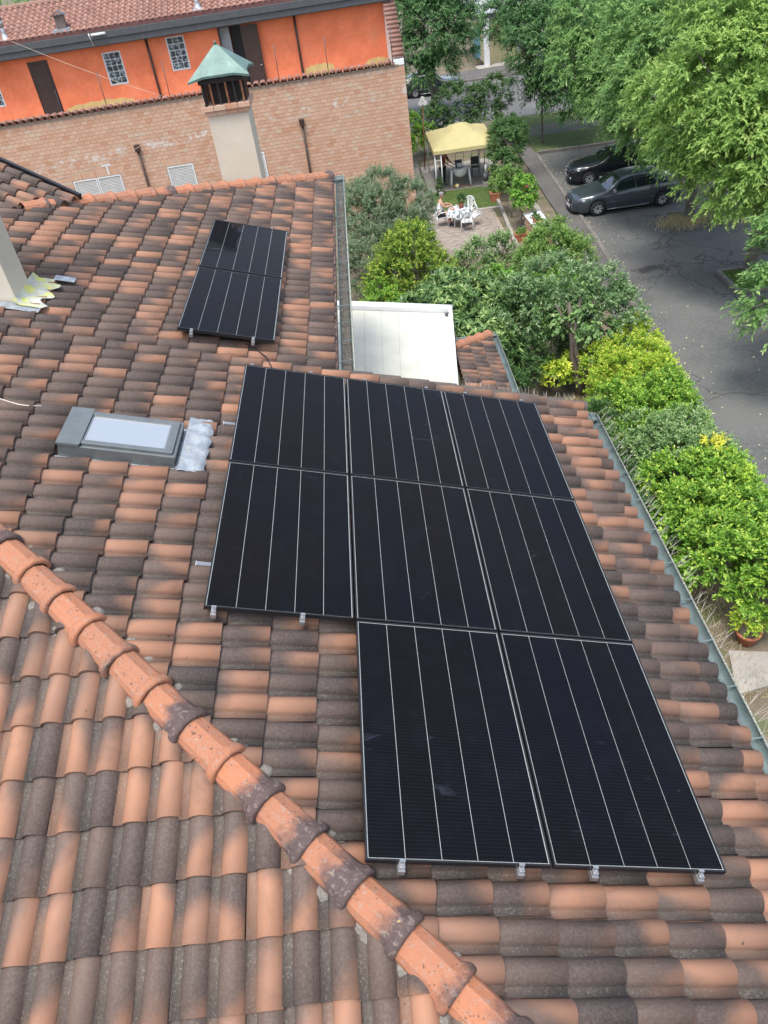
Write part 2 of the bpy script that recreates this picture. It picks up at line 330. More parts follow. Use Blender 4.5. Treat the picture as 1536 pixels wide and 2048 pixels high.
class TileField:
    def __init__(s, O, du, dv, nn, W, EXP, roll, pan, npt=9):
        s.O, s.du, s.dv, s.nn = [np.array(q, float) for q in (O, du, dv, nn)]
        s.W, s.EXP = W, EXP; s.geo = tile_geo(W * 1.005, EXP + .05, roll, pan, npt); s.items = []
    def fill(s, us, vs, umin, keep):
        L = s.EXP + .05
        for v in vs:
            um = float(max(umin(v), umin(v + s.W)))
            for u in us:
                if u + L < um + .05: continue
                if not keep(u + L - s.EXP / 2, v + s.W / 2): continue
                s.items.append((u, v)); 
        s.umin = umin
    def world(s, V3): return s.O + V3[..., :1] * s.du + V3[..., 1:2] * s.dv + V3[..., 2:] * s.nn
    def emit(s, n_ind, parent, name, mi, mj, hide=None, joined_name='roof_tile_field', jparent=None):
        V, F, UV, SM = s.geo; it = np.array(s.items); n = len(it)
        if n == 0: return
        J = RNG.normal(0, 1, (n, 4)) * [.006, .002, .011, .002]
        c = s.world(np.stack([it[:, 0] + s.EXP * .6, it[:, 1] + s.W / 2, np.full(n, .03)], -1))
        px, py, dist = cam_px(c)
        vis = (px > -25) & (px < 1561) & (py > -25) & (py < 2075) & (dist > .2)
        if hide is not None: vis &= ~np.array([hide(u + s.EXP * .6, v + s.W / 2) for u, v in s.items])
        score = np.where(vis, 1 / dist, 0); order = np.argsort(-score); ind = set(int(i) for i in order[:n_ind] if score[i] > 0)
        X = it[:, None, :] + V[None, :, :2] + J[:, None, :2]
        X[..., 1] += V[None, :, 0] * J[:, 2:3]
        Zz = np.broadcast_to(V[None, :, 2], X.shape[:2]) + J[:, 3:4]
        um = np.vectorize(s.umin)(X[..., 1]); clipped = (X[..., 0] < um).any(1); X[..., 0] = np.maximum(X[..., 0], um)
        A = s.world(np.concatenate([X, Zz[..., None]], -1)); rnd = RNG.random(n)
        shared = None; ploc = np.array(parent.location) if parent else np.zeros(3)
        rotb = Matrix((s.du, s.dv, s.nn)).transposed().to_4x4()
        def mk(nm, VV):
            me = bpy.data.meshes.new(nm); me.from_pydata(VV.tolist(), [], F.tolist()); me.polygons.foreach_set('use_smooth', SM)
            l = me.uv_layers.new(name='UVMap'); l.data.foreach_set('uv', UV.astype(np.float32).ravel()); me.materials.append(mi); me.update(); return me
        for i in sorted(ind):
            if clipped[i]:
                o = bpy.data.objects.new(name, mk(name, A[i] - c[i])); o.matrix_local = Matrix.Translation(Vector(c[i] - ploc))
            else:
                if shared is None: shared = mk(name, V)
                o = bpy.data.objects.new(name, shared)
                w0 = s.O + (it[i, 0] + J[i, 0]) * s.du + (it[i, 1] + J[i, 1]) * s.dv + J[i, 3] * s.nn - ploc
                o.matrix_local = Matrix.Translation(Vector(w0)) @ rotb @ Matrix.Rotation(J[i, 2], 4, 'Z')
            COL.objects.link(o); o.parent = parent
        rest = [i for i in range(n) if i not in ind]
        if rest:
            k = len(V); VV = A[rest].reshape(-1, 3); FF = (F[None] + (np.arange(len(rest)) * k)[:, None, None]).reshape(-1, 4)
            jp = jparent or parent
            return (VV, FF, np.repeat(rnd[rest], len(F)), np.tile(UV, (len(rest), 1)), np.tile(SM, len(rest)))
def join_fields(parts, name, mat, parent):
    parts = [p for p in parts if p is not None]
    if not parts: return
    off = 0; VV = []; FF = []
    for p in parts: VV.append(p[0]); FF.append(p[1] + off); off += len(p[0])
    o = np_mesh(name, np.concatenate(VV), np.concatenate(FF), mat, parent, np.concatenate([p[2] for p in parts]), np.concatenate([p[3] for p in parts]), np.concatenate([p[4] for p in parts]), 'stuff')
    o.location = [-c for c in parent.location]; return o
# ---------------------------------------------------------------- the house under the camera
TN = -.168                                        # tile bed below the panel plane
house = thing('house', 'cream house with dark mottled clay tile hipped roof carrying the solar panels', 'house', (0.5, -0.5, 0))
def roofz(X, n): return HZ - X * TA + n / CA
def nearz(Y, n): return HZ + (Y + 4.57) * TA + n / CA
def farz(Y, n): return HZ - (Y - 7.25) * TA + n / CA
def slab(name, poly, zf, mat, t=.10):
    mb = MB(); n = len(poly)
    mb.add([(x, y, zf(x, y)) for x, y in poly] + [(x, y, zf(x, y) - t) for x, y in poly],
           [tuple(range(n)), tuple(range(2 * n - 1, n - 1, -1))] + [(i, n + i, n + (i + 1) % n, (i + 1) % n) for i in range(n)])
    return mb.build(name, mat, house, world=True)
EX, XE1, XE2, YV = 3.81, .93, 3.80, .40
RX = -4.6
DN = TN - .012
slab('roof_deck', [(RX, .03), (XE2, -8.37), (XE2, YV), (XE1, YV), (XE1, 8.18), (RX, 2.65)], lambda x, y: roofz(x, DN), M['deck'])
slab('roof_deck', [(RX, .03), (-13.0, -8.37), (XE2, -8.37)], lambda x, y: nearz(y, DN), M['deck'])
slab('roof_deck', [(RX, 2.65), (XE1, 8.18), (-10.13, 8.18)], lambda x, y: farz(y, DN), M['deck'])
slab('roof_deck', [(RX, .03), (RX, 2.65), (-10.13, 8.18), (-13.0, 8.18), (-13.0, -8.37)], lambda x, y: HZ + 4.6 * TA + (x - RX) * TA + DN / CA, M['deck'])
mb = MB(); mb.box(-12.4, .45, -4.2, 7.7, 0, 7.35); mb.box(-12.4, .45, -7.9, -4.2, 0, 6.6); mb.box(.45, 3.35, -7.9, .05, 0, 6.6)
mb.build('wall', M['cream'], house, world=True)
mb = MB(); mb.box(XE1 - .10, XE1 - .06, .45, 8.1, 7.40, 7.62); mb.box(XE2 - .10, XE2 - .06, -8.3, .36, 6.5, 6.72); mb.box(XE1 - .1, XE2 - .1, .30, .36, 6.5, 6.72)
mb.build('fascia_board', M['brown'], house, world=True)
WT, EXPO = .2015, .3355
U1, U2 = .985, 3.99
PANELS = []
def under_panel(u, y):
    return any(a + .12 < u < b - .12 and c + .12 < y < d - .12 for a, b, c, d in PANELS)
for c_ in range(3):
    for r_ in range(3):
        if r_ == 2 and c_ == 0: continue
        u0 = -.011 + c_ * 1.1037; y1 = .011 - r_ * 1.8209
        PANELS.append((u0, u0 + 1.088, y1 - 1.805, y1))
PANELS += [(-.816, .272, .585, 2.39), (-.816, .272, 2.432, 4.237)]
SKY = (-1.50, -.26, -1.87, -1.17); CHL = (-3.5, -2.62, .85, 1.38)
def main_keep(u, y):
    if y > .40 and u > U1 + .05: return False
    if SKY[0] < u < SKY[1] and SKY[2] + .02 < y < SKY[3] - .02: return False
    if CHL[0] < u < CHL[1] - .1 and CHL[2] < y < CHL[3]: return False
    x = u * CA
    if y > 3.9 and x < -3.4: return False
    return y < .40 or u < U1
fm = TileField((0, 0, HZ) + np.array((SA, 0, CA)) * TN, (CA, 0, -SA), (0, 1, 0), (SA, 0, CA), WT, EXPO, .062, .056)
us = [3.84 - EXPO * k - (EXPO + .05) for k in range(-0, 27)] + [3.99 - (EXPO + .05)]
vs_lo = [.38 - WT * (k + 1) for k in range(44)]
umn = lambda v: max(-4.57 - v, v - 7.25, RX) / CA
fm.fill(us, vs_lo, umn, main_keep)
us2 = [.985 - EXPO * k - (EXPO + .05) for k in range(18)]
vs_hi = [.38 + WT * k for k in range(39)]
fm2 = TileField(fm.O, fm.du, fm.dv, fm.nn, WT, EXPO, .062, .056); fm2.fill(us2, vs_hi, umn, main_keep)
fn = TileField(np.array((0, -4.57, HZ)) + np.array((0, -SA, CA)) * TN, (0, -CA, -SA), (1, 0, 0), (0, -SA, CA), WT, EXPO, .062, .056)
fn.fill([.55 - 2 * EXPO + EXPO * k - .03 for k in range(-16, 12)], [-.455 + WT * k for k in range(-16, 22)], lambda v: max(v, RX) / CA, lambda u, v: u < 4.0)
parts = [fm.emit(175, house, 'roof_tile', M['tile'], M['tile_j'], under_panel), fn.emit(105, house, 'roof_tile', M['tile'], M['tile_j']),
         fm2.emit(20, house, 'roof_tile', M['tile'], M['tile_j'], under_panel)]
# a second wing that turns away beyond the hip, falling towards the camera's right
phi = R_(-33.0); fx, fy = math.cos(phi), math.sin(phi)
N2 = np.array((SA * fx, SA * fy, CA)); DU2 = np.array((CA * fx, CA * fy, -SA)); DV2 = np.cross(N2, DU2)
O2 = np.array((-3.42, 4.02, roofz(-3.42, TN)))
fp = TileField(O2, DU2, DV2, N2, WT, EXPO, .062, .056)
VAL = math.tan(R_(16.5))
def pkeep(u, v):
    p = O2 + u * DU2 + v * DV2
    above = p[2] - (roofz(p[0], TN))          # in front of the valley the main slope wins
    return above > -.03 and v < .66 and p[1] > 3.5 and (p[0] < -3.5 or p[1] > p[0] + 7.2)
fp.fill([-3.0 + EXPO * k for k in range(13)], [.74 - WT * k for k in range(1, 15)], lambda v: -9, pkeep)
parts.append(fp.emit(0, house, 'roof_tile', M['tile'], M['tile_j']))
mb = MB(); e0 = O2 + (-3.2) * DU2 + .78 * DV2; e1 = O2 + .40 * DU2 + .78 * DV2
mb.bar(e0 + N2 * .02, e1 + N2 * .02, .05, .12, N2); mb.build('verge_board', M['black'], house, world=True)
mb = MB(); q = [O2 - 3.2 * DU2 - 2.2 * DV2 - N2 * .02, O2 - 3.2 * DU2 + .76 * DV2 - N2 * .02, O2 + .38 * DU2 + .76 * DV2 - N2 * .02, O2 - .05 * DU2 + .02 * DV2 - N2 * .02]
mb.add(q + [p - np.array((0, 0, .12)) for p in q], [(0, 3, 2, 1), (4, 5, 6, 7), (0, 1, 5, 4), (1, 2, 6, 5), (2, 3, 7, 6), (3, 0, 4, 7)]); mb.build('roof_deck', M['deck'], house, world=True)
join_fields(parts, 'roof_tile_field', M['tile_j'], house)
# ---------------------------------------------------------------- hip caps
def cap_mat():
    t = NT('clay_hip_cap'); P = pos(t); uv = t.n('ShaderNodeSeparateXYZ'); t.l(t.n('ShaderNodeUVMap').outputs[0], uv.inputs[0])
    r = t.n('ShaderNodeObjectInfo').outputs['Random']; r2 = t.math('FRACT', t.math('MULTIPLY', r, 13.7))
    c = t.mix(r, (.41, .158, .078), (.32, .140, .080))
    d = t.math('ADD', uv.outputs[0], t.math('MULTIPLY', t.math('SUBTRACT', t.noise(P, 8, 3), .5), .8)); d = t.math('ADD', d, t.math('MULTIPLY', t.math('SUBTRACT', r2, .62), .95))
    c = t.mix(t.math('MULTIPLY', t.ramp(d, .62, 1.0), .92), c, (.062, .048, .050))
    c = t.mix(t.math('MULTIPLY', t.ramp(t.noise(P, 55, 4, .6), .60, .66), t.ramp(t.noise(P, 5, 2), .38, .55)), c, (.035, .032, .03))
    c = t.mix(t.math('MULTIPLY', t.ramp(t.noise(P, 30, 6, .78), .52, .64), .6), c, (.27, .235, .20))
    c = t.mix(t.ramp(t.noise(P, 30, 2), .755, .775), c, (.62, .36, .03))
    t.l(c, t.p.inputs['Base Color']); t.p.inputs['Roughness'].default_value = .75; t.bump(t.math('ADD', t.noise(P, 60, 5, .7), t.noise(P, 14, 3)), .7, .009)
    return t.m
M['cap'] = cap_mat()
def cap_mesh():
    L = .395; an = [-100, -78, -52, -22, -14, 14, 22, 52, 78, 100]
    st = [(0, .122, 0), (.30, .130, .18), (.318, .137, .8), (.335, .152, .85), (.36, .158, .9), (.385, .154, .96), (.395, .143, 1), (.394, .120, 1)]
    V = []; UVv = []
    for x, r, w in st:
        for a in an:
            rr = r + (.006 if abs(a) == 14 and x < .31 else 0)
            V.append((x, rr * math.sin(R_(a)), rr * .86 * math.cos(R_(a)))); UVv.append((x / L, a / 200 + .5))
    n = len(an); F = [(i * n + j, (i + 1) * n + j, (i + 1) * n + j + 1, i * n + j + 1) for i in range(len(st) - 1) for j in range(n - 1)]
    me = bpy.data.meshes.new('hip_cap'); me.from_pydata(V, [], F); l = me.uv_layers.new(name='UVMap')
    l.data.foreach_set('uv', np.array([UVv[k] for f in F for k in f], np.float32).ravel())
    me.polygons.foreach_set('use_smooth', [i // (n - 1) >= 2 for i in range(len(F))]); me.materials.append(M['cap']); me.update(); return me
CAPM = cap_mesh()
def cap_row(parent, ends, du, nn, scale=.93):
    du = Vector(du).normalized(); nn = Vector(nn); nn = (nn - du * nn.dot(du)).normalized(); dv = nn.cross(du)
    base = Matrix((du, dv, nn)).transposed().to_4x4()
    for e in ends:
        o = bpy.data.objects.new('hip_cap', CAPM); COL.objects.link(o); o.parent = parent
        tilt = Matrix.Rotation(R_(-2.4 + random.uniform(-.7, .7)), 4, 'Y') @ Matrix.Rotation(R_(random.uniform(-1.5, 1.5)), 4, 'Z')
        p = Vector(e) - du * .37 * scale - Vector(parent.location)
        o.matrix_local = Matrix.Translation(p) @ base @ tilt @ Matrix.Scale(scale, 4)
LF = .018
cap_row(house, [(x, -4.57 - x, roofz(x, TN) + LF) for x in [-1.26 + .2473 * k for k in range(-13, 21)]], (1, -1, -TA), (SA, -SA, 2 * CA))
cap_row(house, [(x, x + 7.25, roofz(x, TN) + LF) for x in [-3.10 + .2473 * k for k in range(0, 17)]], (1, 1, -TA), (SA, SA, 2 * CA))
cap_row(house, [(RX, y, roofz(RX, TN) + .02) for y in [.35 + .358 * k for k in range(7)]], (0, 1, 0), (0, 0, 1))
# mortar bedding along the near hip and the verge
mb = MB()
for sgn in (1, -1):
    for k in range(46):
        x = -1.9 + k * .075 + random.uniform(-.02, .02); o_ = random.uniform(.10, .145)
        px_, py_ = (x + o_ * .72, -4.57 - x + o_ * .72) if sgn > 0 else (x - o_ * .72, -4.57 - x - o_ * .72)
        z = (roofz(px_, TN) if sgn > 0 else nearz(py_, TN)) + random.uniform(.004, .03); r = random.uniform(.025, .06)
        mb.lathe([(.001, r * .35), (r * .6, r * .3 + random.uniform(-.006, .004)), (r * random.uniform(.8, 1.2), 0), (r * 1.2, -.03)], 7, (px_, py_, z - .008))
mb.build('mortar_bedding', pm('grey_lime_mortar', (.20, .185, .165), .95, .3, 40, .6), house, world=True, kind='stuff')
# ---------------------------------------------------------------- gutters
HALF = [(.088 * math.cos(R_(a)), .088 * math.sin(R_(a))) for a in range(180, 361, 18)]
def gutter(pts, step=.47, rimside=1, parent=house, name='gutter', s=1.0):
    mb = MB(); pr = [(x * s, y * s) for x, y in HALF]; pr2 = [(x * (s * 1.05), y * (s * 1.05) - .003) for x, y in reversed(HALF)]
    mb.sweep(pr + pr2, pts, closed=True)
    g = mb.build(name, M['zinc'], parent, world=True)
    mr = MB(); P = [Vector(p) for p in pts]
    d = (P[1] - P[0]).normalized(); side = d.cross(Vector((0, 0, 1))).normalized() * rimside
    mr.tube([p + side * .094 * s + Vector((0, 0, .004)) for p in P], .013 * s, 8); r = mr.build('rolled_rim', M['zincrim'], g)
    n = max(2, int((P[-1] - P[0]).length / step)); bm_ = None
    for k in range(n):
        c = P[0] + (P[-1] - P[0]) * ((k + .5) / n)
        if bm_ is None:
            m2 = MB(); prof = [side * (math.cos(R_(a)) * .095 * s) + Vector((0, 0, math.sin(R_(a)) * .03 * s - .004 + .01)) for a in range(0, 181, 30)]
            prof = [side * x + Vector((0, 0, z)) for x, z in ((.10 * s, .008), (.06 * s, .020), (0, .014), (-.07 * s, .012), (-.17 * s, .016))]
            for a, b in zip(prof[:-1], prof[1:]): m2.bar(a, b, .013, .005)
            b0 = m2.build('bracket', M['zinc'], g); b0.location = c; bm_ = b0
        else:
            o = bm_.copy(); COL.objects.link(o); o.location = c
    return g
gutter([(1.045, .46, 7.645), (1.045, 8.32, 7.665)], .5, s=.86)
gutter([(1.14, 8.285, 7.66), (-10.0, 8.285, 7.66)], 1.2, 1)
gutter([(3.915, -8.4, 6.61), (3.915, .40, 6.65)], .47, s=.74)
gutter([(3.97, .35, 6.65), (3.70, .36, 6.70)], 9, 1, s=.74)
gutter([(-12.9, -8.52, 6.62), (3.96, -8.52, 6.62)], 1.5)
# gutter litter filling the upper gutter
mb = MB(); n = 150; vs = []
for k in range(n + 1):
    y = .5 + 7.6 * k / n
    for dx, dz in ((-.068, .02), (-.03, .0), (.02, -.005), (.055, .012)): vs.append((1.045 + dx * .85, y, 7.598 + dz + random.uniform(-.012, .014)))
mb.add(vs, [(4 * k + i, 4 * k + i + 1, 4 * k + i + 5, 4 * k + i + 4) for k in range(n) for i in range(3)])
mb.build('gutter_litter', pm('leaf_litter', (.085, .078, .066), .95, .6, 40, .6), house, world=True, kind='stuff')
# bird spikes
mb = MB()
def spikes(x0, y0, z0, x1, y1, z1, n, L, lean):
    for k in range(n):
        f = (k + random.random()) / n; b = Vector((x0 + (x1 - x0) * f, y0 + (y1 - y0) * f, z0 + (z1 - z0) * f))
        for j in range(3):
            d = Vector((lean[0] + random.uniform(-.5, .5), lean[1] + random.uniform(-.5, .5), 1)).normalized() * L * random.uniform(.7, 1.2)
            mb.tube([b, b + d * .6 + Vector((random.uniform(-.01, .01),) * 3), b + d], [.0016, .0013, .0008], 3, False)
spikes(1.15, .43, roofz(1.15, TN) - .02, 3.75, .43, roofz(3.75, TN) - .02, 40, .13, (0, .6))
spikes(3.985, -6.5, 6.66, 3.985, .4, 6.69, 75, .15, (.7, 0))
mb.build('bird_spikes', pm('pale_spike_wire', (.55, .52, .46), .5, .2, 30), house, world=True, kind='stuff')
# verge course: a row of half-round tiles closing the edge over the awning
mb = MB(); k = 0; u = 1.02
VG = None
while u < 3.9:
    x0, x1 = u * CA, min(u + .345, 3.99) * CA
    m2 = MB(); pr = [(.075 * math.sin(R_(a)), .062 * math.cos(R_(a))) for a in range(-100, 101, 25)]
    m2.sweep(pr, [(x0, .345, roofz(x0, TN) + .012), (x1 + .012, .345, roofz(x1, TN) + .028)]); m2.build('verge_tile', M['tile'], house, world=True); u += .3355
# ---------------------------------------------------------------- solar panels
ROT = (0, PITCH, 0)
def rp(u, y, n): return (u * CA + n * SA, y, HZ - u * SA + n * CA)
def make_panel():
    t = thing('solar_panel', '', 'solar panel'); W, L = 1.088, 1.805; h = .035
    f = MB(); e = .0105
    f.box(0, W, 0, e, -h, 0.001); f.box(0, W, L - e, L, -h, 0.001); f.box(0, e, e, L - e, -h, 0.001); f.box(W - e, W, e, L - e, -h, 0.001)
    f.build('frame', M['black'], t)
    b = MB(); b.box(e, W - e, e, L - e, -.012, -.0045); b.build('backsheet', M['backsheet'], t)
    m = .0060; g = .0040; w = (W - 2 * e - 2 * m - 4 * g) / 5
    s0 = None
    for k in range(5):
        if s0 is None:
            c = MB(); c.box(0, w, 0, L - 2 * e - 2 * m, -.006, -.0025); s0 = c.build('cell_strip', M['cell'], t); o = s0
        else: o = s0.copy(); COL.objects.link(o)
        o.location = (e + m + k * (w + g), e + m, 0)
    return t
lab = ['upper left of the eight panel array, next to the roof window', 'top middle panel of the eight panel array, nearest the white awning edge',
       'top right corner panel of the eight panel array, nearest the gutter corner', 'middle row left panel with two clamps on its free lower edge',
       'middle panel of the eight panel array, enclosed by panels on every side', 'middle row right panel of the array, beside the right gutter',
       'bottom row left panel beside the hip, dusty smear near its centre', 'bottom row right panel at the lower right corner of the array',
       'nearer panel of the upper pair on the roof, reflecting plain sky', 'farther panel of the upper pair, with the chimney mirrored in it']
order_ = []
for c_ in range(3):
    for r_ in range(3):
        if not (r_ == 2 and c_ == 0): order_.append((r_, c_))
idx = {(0, 0): 0, (0, 1): 1, (0, 2): 2, (1, 0): 3, (1, 1): 4, (1, 2): 5, (2, 1): 6, (2, 2): 7}
p0 = make_panel(); first = True
for i, (a, b, c, d) in enumerate(PANELS):
    o = p0 if first else dup(p0); first = False
    o.location = rp(a, c, .0 if i < 8 else .04); o.rotation_euler = ROT
    tag(o, 'black solar panel, ' + lab[idx[order_[i]] if i < 8 else i], 'solar panel', 'solar panels on the tiled roof')
# rails with end clamps
def rail(u, y0, y1, label, nz=0.0):
    t = thing('mounting_rail', label, 'rail', rp(u, y0, -.036 + nz), ROT, 'rails under the solar panels'); L = y1 - y0
    r = MB(); r.box(-.02, .02, -.045, L + .03, -.04, -.001); r.box(-.011, .011, -.0455, -.02, -.033, -.012); r.build('rail_profile', M['alu'], t)
    c = MB(); c.box(-.017, .017, -.034, -.004, -.001, .020); c.box(-.017, .017, -.004, .010, .0375, .041); c.box(-.017, .017, -.008, -.003, .018, .041); c.build('end_clamp', M['alu'], t)
    c = MB(); c.tube([(0, -.02, .018), (0, -.02, .032)], .008, 8); c.build('bolt', M['alu'], t)
    c = MB(); c.box(-.017, .017, L + .004, L + .03, -.001, .041); c.build('end_clamp', M['alu'], t)
    for k in range(3):
        yy = .3 + (L - .6) * k / 2; c = MB(); c.box(-.06, -.02, yy - .02, yy + .02, -.09 , -.03); c.build('roof_hook', M['alu'], t)
for u, y0, y1, tx in ((.06, -3.615, .01, 'left panel column, its left rail'), (.70, -3.615, .01, 'left panel column, its right rail'), (1.30, -5.435, .01, 'middle panel column, its left rail'),
                  (2.00, -5.435, .01, 'middle panel column, its right rail'), (2.45, -5.435, .01, 'right panel column, its left rail'), (3.12, -5.435, .01, 'right panel column, its right rail')):
    rail(u, y0, y1, 'aluminium rail under the ' + tx)
rail(-.66, .585, 4.237, 'aluminium rail under the upper panel pair, left one', .04); rail(.03, .585, 4.237, 'aluminium rail under the upper panel pair, right one', .04)
for y, tx in ((-1.05, 'upper'), (-3.08, 'lower')):
    t = thing('cross_rail', f'white rail end sticking out left of the array, {tx} one', 'rail', rp(-.13, y, -.1), ROT, 'cross rails')
    c = MB(); c.box(0, .3, -.02, .02, -.012, .012); c.build('rail_profile', M['alu'], t); c = MB(); c.box(-.004, 0, -.022, .022, -.014, .014); c.build('end_cap', M['white'], t)
# cable from the upper pair to the array
t = thing('panel_cable', 'thin black cable looping between the two panel groups', 'cable', rp(.1, .55, -.1))
b0 = Vector(t.location); mb = MB(); mb.tube([Vector(rp(*q)) - b0 for q in ((-.05, .62, -.07), (.10, .52, -.085), (.2, .40, -.085), (.26, .22, -.09), (.30, .0, -.09))], .007, 6); mb.build('cable', M['black'], t)
# ---------------------------------------------------------------- roof window
t = thing('roof_window', 'grey metal roof window with pale sky in its pane, set in the tiles', 'roof window', rp(-1.48, -1.82, -.15), ROT)
L, Wd = 1.0, .58; gm = pm('grey_window_metal', (.16, .18, .185), .38, .12, 9, metal=.4)
f = MB(); f.box(0, L, 0, .055, -.06, .13); f.box(0, L, Wd - .055, Wd, -.06, .13); f.box(0, .05, .055, Wd - .055, -.06, .13); f.box(L - .07, L, .055, Wd - .055, -.06, .125); f.build('frame', gm, t, bevel=.006)
f = MB(); f.box(-.012, .18, -.008, Wd + .008, .131, .158); f.box(.0, .19, .0, Wd, .158, .162); f.build('top_cover', gm, t, bevel=.006)
f = MB(); f.box(.19, L - .03, .03, .085, .132, .155); f.box(.19, L - .03, Wd - .085, Wd - .03, .132, .155); f.box(L - .10, L - .03, .085, Wd - .085, .132, .152); f.build('sash', gm, t, bevel=.004)
f = MB(); f.box(.19, L - .10, .085, Wd - .085, .128, .136); f.build('pane', M['skyglass'], t)
f = MB(); f.box(.19, L - .098, .085, .095, .134, .146); f.box(.19, L - .098, Wd - .095, Wd - .085, .134, .146); f.box(L - .112, L - .10, .095, Wd - .095, .134, .146); f.box(.19, .20, .095, Wd - .095, .134, .146); f.build('gasket', M['alu'], t)
f = MB(); f.box(-.03, L + .03, -.075, -.003, -.05, .012); f.box(-.03, L + .03, Wd + .003, Wd + .08, -.05, .012); f.box(L + .003, L + .03, -.003, Wd + .003, -.05, .03); f.build('side_flashing', M['lead'], t)
f = MB(); nx, ny = 8, 26; vs = []
for i in range(nx + 1):
    for j in range(ny + 1):
        y = -.10 + (Wd + .30) * j / ny; x = L + .03 + .235 * i / nx
        vs.append((x + (.01 * math.sin(j * 1.3) if i == nx else 0), y, .072 + .010 * math.sin(y / WT * 2 * math.pi) * min(1, i / 3) + random.uniform(-.005, .005) - (.035 if i == nx else 0)))
f.add(vs, [(i * (ny + 1) + j, (i + 1) * (ny + 1) + j, (i + 1) * (ny + 1) + j + 1, i * (ny + 1) + j + 1) for i in range(nx) for j in range(ny)], True)
f.build('lead_apron', M['lead'], t)
# ---------------------------------------------------------------- chimneys
def copper_cap(t, z, hx, hy, hh, corner=.13):
    m = MB(); ap = (0, 0, z + hh); c = [(-hx, -hy, z), (hx, -hy, z), (hx, hy, z), (-hx, hy, z)]
    mid = lambda a, b, f: tuple(a[i] + (b[i] - a[i]) * f for i in range(3))
    # eight-sided skirt: corners kicked out
    ring = []
    for i in range(4):
        a, b = c[i], c[(i + 1) % 4]; k = 1.13
        ring.append((a[0] * k, a[1] * k, z - .045)); ring.append(mid(a, b, .22)); ring.append(mid(a, b, .78))
    n = len(ring); m.add([ap] + ring, [(0, 1 + i, 1 + (i + 1) % n) for i in range(n)])
    m.add(ring + [(x, y, q - .035) for x, y, q in ring], [(i, n + i, n + (i + 1) % n, (i + 1) % n) for i in range(n)])
    m.add([(x * .98, y * .98, q - .02) for x, y, q in ring], [tuple(range(n - 1, -1, -1))])
    m.tube([(0, 0, z + hh - .02), (0, 0, z + hh + .035)], [.03, .008], 8); return m.build('copper_cap', M['copper'], t)
def chimney(name, label, x0, x1, y0, y1, zb, zt):
    cx, cy = (x0 + x1) / 2, (y0 + y1) / 2; hx, hy = (x1 - x0) / 2, (y1 - y0) / 2
    t = thing(name, label, 'chimney', (cx, cy, zb)); z = zt - zb
    m = MB(); m.box(-hx, hx, -hy, hy, 0, z); m.build('shaft', M['cream'], t, bevel=.006)
    bk = None
    for lv in range(2):
        e = .035 + .035 * lv; zz = z + lv * .075
        for side in range(4):
            n = 4; ln = 2 * ((hx if side % 2 == 0 else hy) + e)
            for k in range(n):
                a = -ln / 2 + ln * k / n + .004; b = -ln / 2 + ln * (k + 1) / n - .004; w = .11
                q = MB()
                if side == 0: q.box(a, b, -hy - e, -hy - e + w, zz + .003, zz + .072)
                elif side == 2: q.box(a, b, hy + e - w, hy + e, zz + .003, zz + .072)
                elif side == 1: q.box(hx + e - w, hx + e, max(a, -hy - e + w + .004), min(b, hy + e - w - .004), zz + .003, zz + .072)
                else: q.box(-hx - e, -hx - e + w, max(a, -hy - e + w + .004), min(b, hy + e - w - .004), zz + .003, zz + .072)
                q.build('brick', M['brick'], t)
    m = MB(); m.box(-hx, hx, -hy, hy, z, z + .148); m.build('brick_core', M['mortar'], t)
    z2 = z + .15; hh = .33
    m = MB(); m.box(-hx + .1, hx - .1, -hy + .1, hy - .1, z2, z2 + hh); m.build('flue', M['soot'], t)
    for side in range(4):
        for k in range(6):
            f = -1 + 2 * k / 5; q = MB(); w = .03
            if side in (0, 2):
                y = (-hy + .01) if side == 0 else hy - .01; x = f * (hx - .02); q.box(x - w / 2, x + w / 2, y - .03, y + .03, z2, z2 + hh)
            elif 0 < k < 5:
                x = (hx - .01) if side == 1 else -hx + .01; y = f * (hy - .02); q.box(x - .03, x + .03, y - w / 2, y + w / 2, z2, z2 + hh)
            else: continue
            q.build('cowl_slat', M['rust'] if (side + k) % 2 else M['soot'], t)
    m = MB(); m.box(-hx - .03, hx + .03, -hy - .03, hy + .03, z2 + hh, z2 + hh + .09); m.build('cowl_frame', M['soot'], t)
    copper_cap(t, z2 + hh + .13, hx + .11, hy + .11, .40); return t
chimney('chimney', 'cream chimney with green copper cap behind the far hip of the roof', -1.01, -.31, 7.2, 7.88, 7.75, 9.25)
c2 = chimney('chimney', 'cream chimney cut by the left picture edge, with mossy lead apron', -3.25, -2.515, .88, 1.36, 8.6, 10.9)
f = MB(); nx, ny = 8, 20; vs = []
lo = Vector(c2.location)
for i in range(nx + 1):
    for j in range(ny + 1):
        y = .80 + .80 * j / ny; u = -2.64 + (.30 + .06 * math.sin(j * .9)) * i / nx
        n_ = -.082 + .012 * math.sin((y - .38) / WT * 2 * math.pi) * min(1, i / 4) + (.06 * (1 - i / 2) if i < 2 else 0) + random.uniform(-.004, .004)
        vs.append(Vector(rp(u, y, n_ + .012)) - lo)
f.add(vs, [(i * (ny + 1) + j, (i + 1) * (ny + 1) + j, (i + 1) * (ny + 1) + j + 1, i * (ny + 1) + j + 1) for i in range(nx) for j in range(ny)], True); f.build('lead_apron', M['leadmoss'], c2)
f = MB(); f.add([Vector(rp(u, y, -.075)) - lo for u, y in ((-3.3, .70), (-2.34, .70), (-2.34, .86), (-3.3, .86))], [(0, 1, 2, 3)]); f.build('back_flashing', M['lead'], c2)
